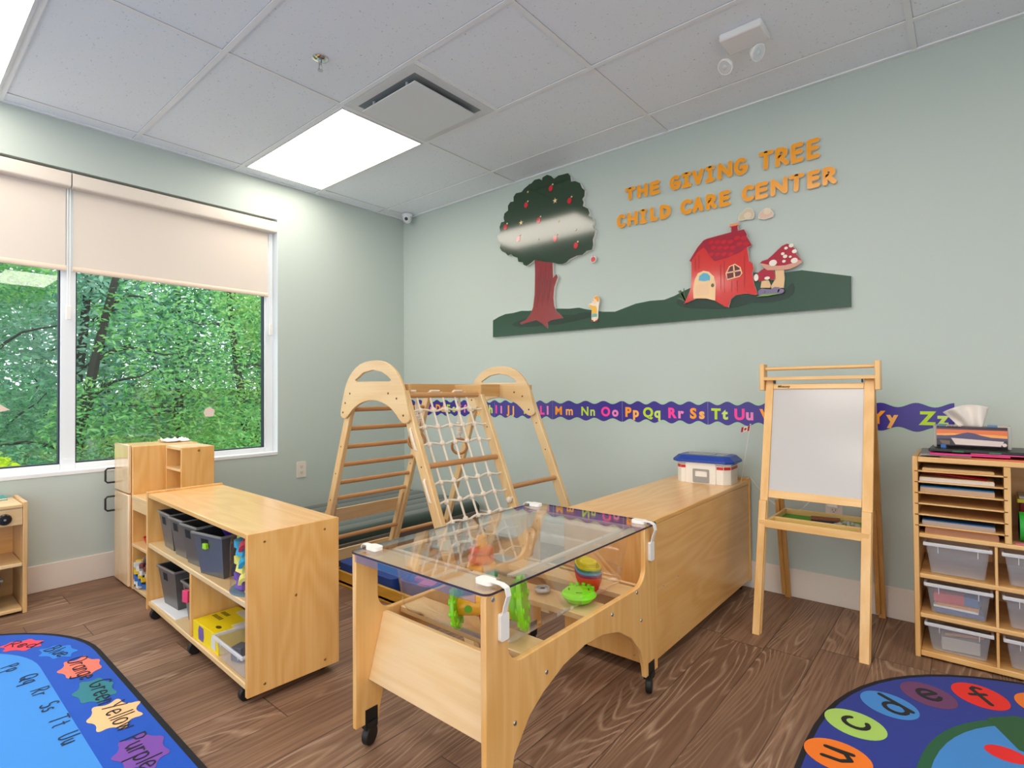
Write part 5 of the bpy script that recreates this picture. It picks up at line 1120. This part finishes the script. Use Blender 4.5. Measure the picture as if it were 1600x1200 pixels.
# ------------------------------------------------------------------ climbing frame
t = thing('climbing_frame', 'wooden indoor climbing frame with ladder, rope net and hanging rings', 'climbing frame', (1.70, -1.02, 0))
YA, YM, YB_ = -1.5, -.985, -.55
XL = lambda z: 1.084 + .352 * z      # far-side slope
XR_ = lambda z: 2.34 - .4225 * z     # near-side slope
BZ = birch('z'); BE = beech('y')
def cleg(fun, y0, y1, z0, z1, w0, w1, m_=BZ):
    b = MB(); b.add([(fun(z) + w, y, z) for z in (z0, z1) for w in (w0, w1) for y in (y0, y1)], [(0, 1, 3, 2), (4, 6, 7, 5), (0, 4, 5, 1), (2, 3, 7, 6), (0, 2, 6, 4), (1, 5, 7, 3)]); return b.build('leg', m_, t, bevel=.004)
for y in (YA, YM, YB_):
    cleg(XL, y - .014, y + .014, 0, 1.10 if y != YM else 1.075, -.024, .024); cleg(XR_, y - .014, y + .014, 0, 1.10 if y != YM else 1.075, -.030, .030)
ARCH = [(1.419, 0.953), (1.393, 0.959), (1.383, 0.978), (1.397, 1.03), (1.428, 1.115), (1.458, 1.165), (1.509, 1.21), (1.581, 1.242), (1.676, 1.251), (1.755, 1.245), (1.818, 1.221), (1.868, 1.183), (1.903, 1.137), (1.927, 1.083), (1.947, 1.001), (1.963, 0.966), (1.945, 0.944), (1.912, 0.942), (1.884, 0.958), (1.854, 0.988), (1.805, 1.022), (1.728, 1.046), (1.655, 1.052), (1.579, 1.039), (1.508, 1.01), (1.464, 0.975), (1.438, 0.956)]
HOLE = [(1.52, 1.155), (1.594, 1.191), (1.676, 1.202), (1.748, 1.19), (1.799, 1.166), (1.821, 1.15), (1.812, 1.143), (1.531, 1.146)]
for y0 in (YA - .030, YB_ - .030):
    b = MB(); b.prism(smooth_poly(ARCH, 1), 'xz', y0, y0 + .0155, holes=[HOLE]); a_ = b.build('arch_panel', birch('x'), t, bevel=.003, smooth=30)
    b = MB()
    for x, z in ((1.475, 1.085), (1.432, 1.035), (1.41, .985), (1.80, 1.085), (1.865, 1.06), (1.915, .98)): b.cyl((x, y0 - .001, z), (x, y0 + .002, z), .0055, n=10)
    b.build('bolt', mat('5A4A38', .4, metal=.6), a_)
# ladder rungs on the far slope (first bay), bars on the near slope
def rung(fun, z, y0, y1, r=.0125, name='rung', m_=BE): b = MB(); b.cyl((fun(z), y0, z), (fun(z), y1, z), r, n=16); return b.build(name, m_, t)
for z in (1.0, .897, .796, .696, .595, .503, .26): rung(XL, z, YA + .014, YM - .014)
b = MB(); zc = .385; b.add([(XL(z) + d, y, z) for z in (.35, .432) for d in (-.044, -.028) for y in (YA - .005, YM - .004)], [(0, 1, 3, 2), (4, 6, 7, 5), (0, 4, 5, 1), (2, 3, 7, 6), (0, 2, 6, 4), (1, 5, 7, 3)]); b.build('guard_board', birch('y'), t, bevel=.002)
for y in (YA + .024, YM - .020):
    b = MB(); b.prism([(XL(.1) - .028, .1), (XL(.1) + .006, .1), (XL(.46) + .006, .46)] + arc(XL(.47) - .012, .465, .019, .022, 0, 180, 8) + [(XL(.46) - .028, .46)], 'xz', y - .009, y + .009); b.build('bracket_post', birch('z'), t, bevel=.002)
b = MB(); b.box(XL(.12) - .04, XL(.12) - .025, YA + .016, YM - .016, .10, .165); b.build('guard_board', birch('y'), t, bevel=.002)
rung(XR_, 1.075, YA + .014, YM - .014, .014); rung(XR_, .745, YA + .014, YM - .014, .014); rung(XR_, .12, YA + .014, YM - .014, .014); rung(XR_, .585, YM + .014, YB_ - .014, .0135); rung(XL, .20, YM + .014, YB_ - .014)
for x0 in (1.66, ):
    b = MB(); b.box(x0, x0 + .022, YA - .0135, YB_ - .0145, 1.06, 1.135); b.build('ridge_beam', wood('y', 'DDB47C', 'CB9A5C', .4, 4), t, bevel=.002)
for y in (YA + .006, YM - .008, YB_ - .0):
    b = MB(); b.box(XL(1.08) - .01, XR_(1.08) + .01, y + .0145, y + .0295, 1.055, 1.13); b.build('cross_bar', wood('x', 'DDB47C', 'CB9A5C', .4, 4), t, bevel=.002)
# rope net
ROPE = mat('E8DCCB', .85, .2)
zs = [1.0, .92, .84, .665, .58, .49, .40, .31, .22]; ysn = [YA + .05 + .083 * k for k in range(6)][:6]
b = MB(); ysn = [YA + .075 + .085 * k for k in range(5)]
def np_(y, z, s=0): return (XR_(z) - .004 + s, y + .012 * math.sin(z * 9 + y * 7) * (1.05 - z), z)
for z in zs: b.tube([np_(y, z + .006 * math.cos(y * 40), 0) for y in [YA + .01 + (YM - YA - .02) * k / 14 for k in range(15)]], .0054, 6)
for y in ysn: b.tube([np_(y, 1.09 - (1.09 - .13) * k / 24) for k in range(25)], .0054, 6)
for z in zs:
    for y in ysn: q = np_(y, z); b.ball((q[0], q[1], q[2]), .0145, 8)
for y in (YA + .045, YA + .20, YA + .36): b.tube([(XR_(1.075) - .014, y - .03, 1.086), (XR_(1.075) - .006, y - .028, 1.095), (XR_(1.075) - .006, y + .028, 1.095), (XR_(1.075) - .014, y + .03, 1.086)], .0065, 6)
for z in (.87, .64): b.tube([(XR_(z + .05) + .0, YA - .013, z + .05), (XR_(z + .045), YA - .020, z + .045), (XR_(z - .045), YA - .020, z - .045), (XR_(z - .05), YA - .013, z - .05)], .006, 6)
q = (XR_(.53) + .01, YM - .03, .53); b.ball(q, .017, 8); b.tube([q, (q[0] + .01, q[1] + .012, q[2] + .012), (q[0] + .002, q[1] + .02, q[2] - .005)], .006, 6)
b.build('rope_net', ROPE, t)
# rings on ropes
for y, zc, xr in ((-1.262, .83, 1.69), (-.945, .775, 1.69)):
    b = MB(); R_ = .043; b.tube([(xr + R_ * math.cos(a) * .72, y + R_ * math.cos(a) * .69, zc + R_ * math.sin(a)) for a in [2 * PI * k / 24 for k in range(24)]], .0075, 8, closed=True); g_ = b.build('ring', wood('z', 'C0823F', '9A5F26', .3, 3), t)
    b = MB(); b.tube([(xr, y, zc + R_ - .012), (xr, y, zc + .13)], .006, 6); b.tube([(xr + .008, y, zc + .13), (xr + .004, y, 1.062)], .004, 6); b.tube([(xr - .008, y, zc + .13), (xr - .004, y, 1.062)], .004, 6)
    for k in range(7): b.tube([(xr + .013 * math.cos(a), y + .013 * math.sin(a), zc + .075 + k * .010 + .002 * math.sin(a)) for a in [2 * PI * j / 10 for j in range(10)]], .0055, 6, closed=True)
    b.build('ring_rope', ROPE, g_)
b = MB(); 
for y in (YA, YM, YB_):
    for z in (.2, .35, .5, .65, .8): b.cyl((XL(z), y - .0155, z), (XL(z), y - .013, z), .004, n=8)
    for z in (.745, .9): b.cyl((XR_(z), y - .0155, z), (XR_(z), y - .013, z), .004, n=8)
b.build('bolt', mat('6A5842', .4, metal=.5), t)
# maker plate behind the net
b = MB(); X = Matrix.Translation((XL(.95) + .0, YM - .0152, 0)); 
for k in range(6): b.box(XL(.9) - .016, XL(.9) + .016, YM - .0150, YM - .0146, .86 + k * .012, .865 + k * .012)
b.build('printed_lines', mat('8A7A66', .7), t)

# air mattress
t = thing('air_mattress', 'dark green flocked air mattress with grey sides lying in the corner', 'mattress', (.53, -.93, 0))
MX0, MX1, MY0, MY1, MZ = .04, 1.03, -1.80, -.05, .235
b = MB(); V = []; F = []; pr_ = []
nx = 80
for i in range(nx + 1):
    f = i / nx; x = MX0 + .02 + (MX1 - MX0 - .04) * f; e = min(f, 1 - f); z = MZ + .010 * abs(math.sin(PI * 6 * f)) ** .35 - .010 - .03 * max(0, 1 - e * 16) ** 2; pr_.append((x, z))
poly = [(MX0 + .03, .155)] + pr_ + [(MX1 - .02, .155)]
b.prism(poly, 'xz', MY0 + .02, MY1 - .02); b.build('top', mat('24392F', .85, .2, sheen=.5, bump=300), t, bevel=.01, smooth=50)
b = MB(); b.prism(rrect(MX0, MX1, MY0, MY1, .08), 'xy', .0, .165); b.build('side_wall', mat('6A625C', .5), t, bevel=.035, seg=4, smooth=60)
# yellow tray with blue tubs beneath the frame
t = thing('floor_tray', 'low yellow wooden tray on the floor under the climbing frame', 'tray', (1.58, -1.27, 0))
ZT_ = wood('x', 'E3B23A', 'C8932A', .4, 4)
b = MB(); x0, x1, y0, y1 = 1.14, 1.98, -1.425, -1.10
b.box(x0, x1, y0, y1, .012, .03); b.box(x0, x1, y0, y0 + .016, 0, .08); b.box(x0, x1, y1 - .016, y1, 0, .08); b.box(x0, x0 + .016, y0, y1, 0, .08); b.box(x1 - .016, x1, y0, y1, 0, .08); b.build('body', ZT_, t, bevel=.003)
b = MB(); b.prism(rrect(1.16, 1.66, -1.405, -1.12, .03), 'xy', .031, .12); o = b.build('floor_cushion', mat('183F8C', .6), bevel=.012); tag(base_at(o, (1.4, -1.26, .031)), 'blue cushion block in the yellow tray under the climbing frame', 'cushion')
t = thing('blue_tub', 'blue plastic tub with pink blocks behind the sensory table', 'tub', (1.80, -1.275, .031), .1)
b = MB(); P0 = rrect(-.095, .095, -.10, .10, .04, 5); P1 = rrect(-.115, .115, -.12, .12, .045, 5); n = len(P0)
b.add([(*p, 0) for p in P0] + [(*p, .10) for p in P1] + [(p[0] * .94, p[1] * .94, .10) for p in P1] + [(p[0] * .9, p[1] * .9, .072) for p in P0], [tuple(range(n - 1, -1, -1))] + [(k * n + i, k * n + (i + 1) % n, (k + 1) * n + (i + 1) % n, (k + 1) * n + i) for k in range(3) for i in range(n)] + [tuple(3 * n + i for i in range(n))])
b.build('body', mat('2F66C8', .4), t, local=True)
for k, (x, y, rz) in enumerate(((-.045, .02, .3), (.04, -.03, .35))):
    chunk('foam_block', 'pink foam block in the blue tub, %s' % ('the one nearer the window wall' if k == 0 else 'the one nearer the sensory table'), 'toy', (1.80 + x, -1.275 + y, .1035), (.085, .10, .022), 'EE7FB4', rz=rz, rough=.7)

# ------------------------------------------------------------------ toy kitchen by the window wall
HD = mat('1C1B1A', .35)
CAB = wood('z', 'EACDA6', 'E0BD8E', .12, 4); CABX = wood('x', 'EACBA0', 'DDB683', .26, 4)
t = thing('toy_refrigerator', 'birch toy refrigerator with two black handles against the window wall', 'toy kitchen', (.22, -2.03, 0))
FX0, FX1, FY0, FY1, FH = .08, .352, -2.198, -1.86, .80
b = MB(); b.box(FX0, FX1, FY0, FY1, .0, FH - .004); b.build('body', ply('z'), t, bevel=.004)
for z0, z1, hz in ((.012, .525, (.408, .49)), (.531, FH + .006, (.573, .655))):
    b = MB(); b.box(FX0 - .003, FX1 - .004, FY0 - .018, FY0 - .001, z0, z1); dd = b.build('door', CAB, t, bevel=.006)
    b = MB(); zA, zB = hz; x = FX0 + .008; y = FY0 - .018
    b.tube([(x, y + .002, zA), (x, y - .035, zA), (x, y - .045, zA + .010), (x, y - .045, zB - .010), (x, y - .035, zB), (x, y + .002, zB)], .0055, 8); b.build('handle', HD, dd)
b = MB(); b.cyl((FX1, -1.99, .775), (FX1 + .002, -1.99, .775), .007); b.build('bolt', BRASS, t)
b = MB(); V = []
for i in range(10):
    for j in range(10): V.append((-.07 + .14 * i / 9, -.07 + .14 * j / 9, .004 + .028 * abs(math.sin(i * 1.9 + j * .7) * math.cos(j * 1.3)) * (1 - abs(i - 4.5) / 6)))
b.add(V, [(i * 10 + j, (i + 1) * 10 + j, (i + 1) * 10 + j + 1, i * 10 + j + 1) for i in range(9) for j in range(9)]); o = b.build('crumpled_paper', mat('E9E6E2', .7), None, solid=.002, smooth=0); o.location = (.2, -1.94, FH - .003); OFF[o.name] = o.location.copy(); tag(o, 'crumpled white paper on top of the toy refrigerator', 'paper')
t = thing('toy_counter', 'birch toy kitchen counter with open shelves, partly behind the storage shelf', 'toy kitchen', (.5, -2.03, 0))
KX0, KX1, KH = .356, .66, .527
for x0, x1 in ((KX0, KX0 + .016), (KX1 - .016, KX1)): b = MB(); b.box(x0, x1, FY0 - .004, FY1, 0, KH - .001); b.build('side_panel', ply('z'), t, bevel=.003)
for nm, z0, z1 in (('counter_top', KH - .018, KH), ('shelf_board', .245, .262), ('base_board', .012, .03)): b = MB(); b.box(KX0 + .0165, KX1 - .0165, FY0 - .008, FY1 - .009, z0, z1); b.build(nm, birch('x'), t, bevel=.003)
b = MB(); b.box(KX0 + .0165, KX1 - .0165, FY0 - .004, FY0 + .01, .445, KH - .0185); b.build('drawer_front', birch('x'), t, bevel=.002)
b = MB(); b.box(KX0 + .0165, KX1 - .0165, FY1 - .008, FY1, .012, KH - .019); b.build('back_panel', ply('x'), t)
t = thing('toy_hutch', 'small birch open hutch standing on the toy kitchen counter', 'toy kitchen', (.48, -1.94, KH))
UX0, UX1, UY0, UY1, UH = .357, .607, -2.035, -1.862, .79
for x0, x1 in ((UX0, UX0 + .014), (UX1 - .014, UX1)): b = MB(); b.box(x0, x1, UY0, UY1, KH, UH); b.build('side_panel', ply('z'), t, bevel=.003)
for nm, z0, z1 in (('top_panel', UH - .016, UH + .002), ('shelf_board', .655, .669), ('base_board', KH + .0005, KH + .014)): b = MB(); b.box(UX0 + .0145, UX1 - .0145, UY0 - .002, UY1 - .008, z0, z1); b.build(nm, birch('x'), t, bevel=.002)
b = MB(); b.box(UX0 + .0145, UX1 - .0145, UY1 - .0075, UY1, KH, UH - .017); b.build('back_panel', ply('x'), t)
b = MB(); b.cyl((UX1, -1.945, .768), (UX1 + .002, -1.945, .768), .007); b.build('bolt', BRASS, t)
chunk('toy_dish', 'red plastic toy dish on the toy counter middle shelf', 'toy', (.555, -2.14, .2625), (.12, .10, .055), 'D8251E', kind='bowl')
t = thing('plastic_jar', 'clear jar of bright plastic bricks on the lowest toy counter shelf', 'jar', (.468, -2.135, .03))
b = MB(); b.lathe([(.078, .001), (.088, .012), (.088, .15), (.07, .175), (.001, .178)], (.468, -2.135, .03), 28); b.build('body', clear((.97, .98, .98), 1.45, .8, .05), t)
for i in range(64):
    a = i * .698 + .3 * (i // 9); rr = .066
    chunk('toy_brick', 'small plastic brick inside the jar on the toy counter shelf', 'toy', (.468 + rr * math.cos(a), -2.135 + rr * math.sin(a), .034 + .112 * (i // 9) / 6), (.034, .02, .024), ['2468B8', 'E8C21A', 'D8D8D8', '7A3A1E', '2E8A4A', 'C8302A', '1A1A22', 'F0F0F0'][i % 8], rz=a * 1.3, group='plastic bricks in the toy counter jar')

# toy stove at the left edge
t = thing('toy_stove', 'birch toy stove with black knob at the left edge under the window', 'toy kitchen', (.17, -3.0, 0))
SX0, SX1, SY0, SY1, SHH = .03, .33, -3.26, -2.636, .545
for y0, y1 in ((SY0, SY0 + .018), (SY1 - .018, SY1)): b = MB(); b.box(SX0, SX1, y0, y1, 0, SHH + .010); b.build('side_panel', wood('z', 'DFB67E', 'C99A5C', .4), t, bevel=.003)
for nm, z0, z1 in (('stove_top', SHH - .018, SHH), ('shelf_board', .235, .253), ('base_board', .012, .03)): b = MB(); b.box(SX0, SX1 - .004 if nm != 'stove_top' else SX1 + .002, SY0 + .0185, SY1 - .0185, z0, z1); b.build(nm, birch('y'), t, bevel=.004)
b = MB(); b.box(SX1 - .02, SX1 - .006, SY0 + .0185, SY1 - .0185, .442, SHH - .0185); b.build('control_panel', birch('y'), t, bevel=.002)
b = MB(); b.box(SX0, SX0 + .008, SY0 + .0185, SY1 - .0185, .012, SHH - .02); b.build('back_panel', ply('y'), t)
for y in (-2.722, -2.84, -2.96, -3.08):
    b = MB(); b.lathe([(.027, 0), (.027, .010), (.022, .016), (.008, .017), (.001, .017)], (0, 0, 0), 24, X=Matrix.Translation((SX1 - .006, y, .478)) @ Matrix.Rotation(PI / 2, 4, 'Y')); k_ = b.build('knob', mat('141414', .25), t)
    b = MB(); b.cyl((SX1 + .0112, y, .478), (SX1 + .0125, y, .478), .005); b.build('knob_screw', STEEL, k_)
for x, y in ((.23, -2.80), (.10, -2.80), (.23, -3.05), (.10, -3.05)):
    b = MB()
    for r in (.062, .040): b.tube([(x + r * math.cos(a), y + r * math.sin(a), SHH + .0006) for a in [2 * PI * j / 32 for j in range(32)]], .0035, 6, closed=True)
    b.build('burner_ring', mat('2A2624', .6), t)
t2 = thing('picture_book', 'teal book lying on the toy stove top', 'book', (.085, -2.78, SHH), .06)
b = MB(); b.box(-.05, .05, -.12, .09, 0, .003); b.box(-.05, .05, -.12, .09, .012, .015); b.build('cover', mat('1E8F8C', .4), t2, local=True); b = MB(); b.box(-.046, .048, -.117, .087, .003, .012); b.build('pages', mat('E4DFD2', .8), t2, local=True)
bin_at(0, 0, 0, 'grey bin on the lowest shelf of the toy stove', PI / 2, wd=.17, dp=.22, h=.15, world=(.195, -2.815, .03))
o = [q for q in bpy.data.objects if q.get('label') == 'grey bin on the lowest shelf of the toy stove'][0]; o.rotation_euler[2] = PI / 2; del o['group']

# ------------------------------------------------------------------ rugs
def rug(name, lab, outline, loc):
    t = thing(name, lab, 'rug', loc)
    b = MB(); b.prism(outline, 'xy', .0, .0075); b.build('binding', mat('17171C', .9), t, smooth=0)
    return t
def onrug(b, P, z, m=0): b.prism(P, 'xy', z - .0006, z, m)
def rr(x0, x1, y0, y1, r, n=14): return rrect(x0, x1, y0, y1, r, n)
# left rug: rounded rectangle
LX0, LX1, LY0, LY1, LR = .42, 3.1, -4.75, -2.513, .70
t = rug('color_rug', 'blue rug with colour splashes and alphabet letters, lower left', rr(LX0, LX1, LY0, LY1, LR, 16), (1.4, -3.2, 0))
b = MB(); onrug(b, rr(LX0 + .018, LX1 - .018, LY0 + .018, LY1 - .018, LR - .018, 16), .0082); b.build('field', rug_mat('1452BE'), t, smooth=0)
b = MB(); onrug(b, rr(LX0 + .20, LX1 - .20, LY0 + .20, LY1 - .195, LR - .20, 16), .0088); b.build('center_field', rug_mat('3F8FE2'), t, smooth=0)
def splat(cx, cy, rx, ry, seed, rot=0):
    r_ = random.Random(seed); P = []
    for i in range(14):
        a = 2 * PI * i / 14; k = (1.0 + r_.uniform(-.05, .18)) if i % 2 == 0 else (.70 + r_.uniform(-.08, .06))
        x, y = rx * k * math.cos(a), ry * k * math.sin(a); P.append((cx + x * math.cos(rot) - y * math.sin(rot), cy + x * math.sin(rot) + y * math.cos(rot)))
    return smooth_poly(P, 2)
def word_on(name, tx, cx, cy, h, rot, c, wd, z=.0106, gap=.22, squeeze=1.0):
    tot = sum(GW[k] + gap for k in tx) - gap; b = MB(); x = -tot / 2; ca, sa = math.cos(rot), math.sin(rot)
    for ch in tx:
        P = [[((x + p[0]) * h * squeeze, (p[1] - .4) * h) for p in L] for L in GL[ch]]
        b.strokes(P, wd, .0004, lambda u, v, d: (cx + u * ca - v * sa, cy + u * sa + v * ca, z + d)); x += GW[ch] + gap
    return b.build(name, rug_mat(c), t, smooth=0)
INK = '1E1E2A'
for (w_, x, y, rx, ry, c, rot, sd, hh, sq, ox, oy) in (('Red', .81, -2.720, .095, .06, 'F0455A', math.radians(36), 3, .052, 1.1, 0, 0), ('Blue', 1.008, -2.635, .10, .055, '2C80DC', math.radians(14), 5, .056, .95, 0, 0), ('Orange', 1.247, -2.605, .115, .075, 'FA7B68', 0, 8, .062, .86, .01, 0), ('Green', 1.50, -2.613, .12, .068, '2D7E8C', math.radians(-4), 12, .064, .86, .03, .014), ('Yellow', 1.735, -2.611, .115, .08, 'F6C58E', 0, 15, .066, .84, .02, .008), ('Purple', 2.02, -2.615, .12, .075, '7A4AA8', 0, 19, .064, .86, .0, .0)):
    b = MB(); onrug(b, splat(x, y, rx, ry, sd, rot), .0094); b.build('splash', rug_mat(c), t, smooth=0)
    word_on('word', w_, x + ox, y + oy, hh, rot, INK, .0044, squeeze=sq)
for tx, x, y, rot in (('Pp', 1.04, -2.785, .22), ('Qq', 1.206, -2.755, .06), ('Rr', 1.355, -2.747, 0), ('Ss', 1.503, -2.745, 0), ('Tt', 1.637, -2.742, 0), ('Uu', 1.775, -2.742, 0)):
    word_on('letters', tx, x, y, .05, rot, '23304A', .0042, squeeze=.85, gap=.32)
# right rug: oval
ECX, ECY, ERX, ERY = 4.37, -1.30, .82, .92
def oval(k0=0, n=64, d=0): 
    out = []
    for i in range(n):
        a = 2 * PI * i / n; c, s = math.cos(a), math.sin(a); e = 2 / 2.35
        out.append((ECX + (ERX - d) * math.copysign(abs(c) ** e, c), ECY + (ERY - d) * math.copysign(abs(s) ** e, s)))
    return out
t = rug('alphabet_rug', 'dark blue oval rug with lowercase letters in coloured circles, lower right', oval(), (4.3, -1.3, 0))
b = MB(); onrug(b, oval(d=.016), .0082); b.build('field', rug_mat('26368E'), t, smooth=0)
b = MB(); onrug(b, oval(d=.27), .0088); b.build('green_ring', rug_mat('1E5A38'), t, smooth=0)
b = MB(); onrug(b, oval(d=.30), .0094); b.build('sky_field', rug_mat('3E86CF'), t, smooth=0)
b = MB(); onrug(b, [(3.98, -.78), (4.05, -.71), (4.2, -.69), (4.5, -.69), (4.6, -.9), (4.3, -1.0), (4.05, -.93)], .0099); b.build('hill_shape', rug_mat('24572F'), t, smooth=0)
for P, c in ((blob(4.02, -.98, .05, .04), 'E01F1F'), (blob(4.2, -.85, .05, .04), 'D9A9B8')): b = MB(); onrug(b, P, .0104); b.build('flower_shape', rug_mat(c), t, smooth=0)
seq = [('c', 3.655, -1.09, 'A8CE62'), ('d', 3.727, -.893, '3F86CF'), ('e', 3.826, -.733, '6A3864'), ('f', 3.965, -.627, 'E62310'), ('g', 4.133, -.575, 'F0791A'), ('u', 3.64, -1.30, 'F0791A'), ('a', 3.66, -1.52, 'E62310'), ('o', 4.33, -.56, '3F86CF'), ('s', 4.53, -.575, 'A8CE62')]
for ch, x, y, c in seq:
    a = math.atan2(y - ECY, x - ECX)
    b = MB(); onrug(b, [(x + .088 * math.cos(q) * math.cos(a) - .076 * math.sin(q) * math.sin(a), y + .088 * math.cos(q) * math.sin(a) + .076 * math.sin(q) * math.cos(a)) for q in [2 * PI * i / 36 for i in range(36)]], .0094); b.build('circle', rug_mat(c), t, smooth=0)
    rot = a - PI / 2 ; k = .115
    b = MB(); P = [[((p[0] - GW[ch] / 2) * k, (p[1] - (.5 if ch in 'dfbl' else .3 if ch != 'g' else .12)) * k) for p in L] for L in GL[ch]]; ca, sa = math.cos(rot), math.sin(rot)
    b.strokes(P, .0145, .0004, lambda u, v, d: (x + u * ca - v * sa, y + u * sa + v * ca, .0098 + d)); b.build('letter', rug_mat('151515'), t, smooth=0)
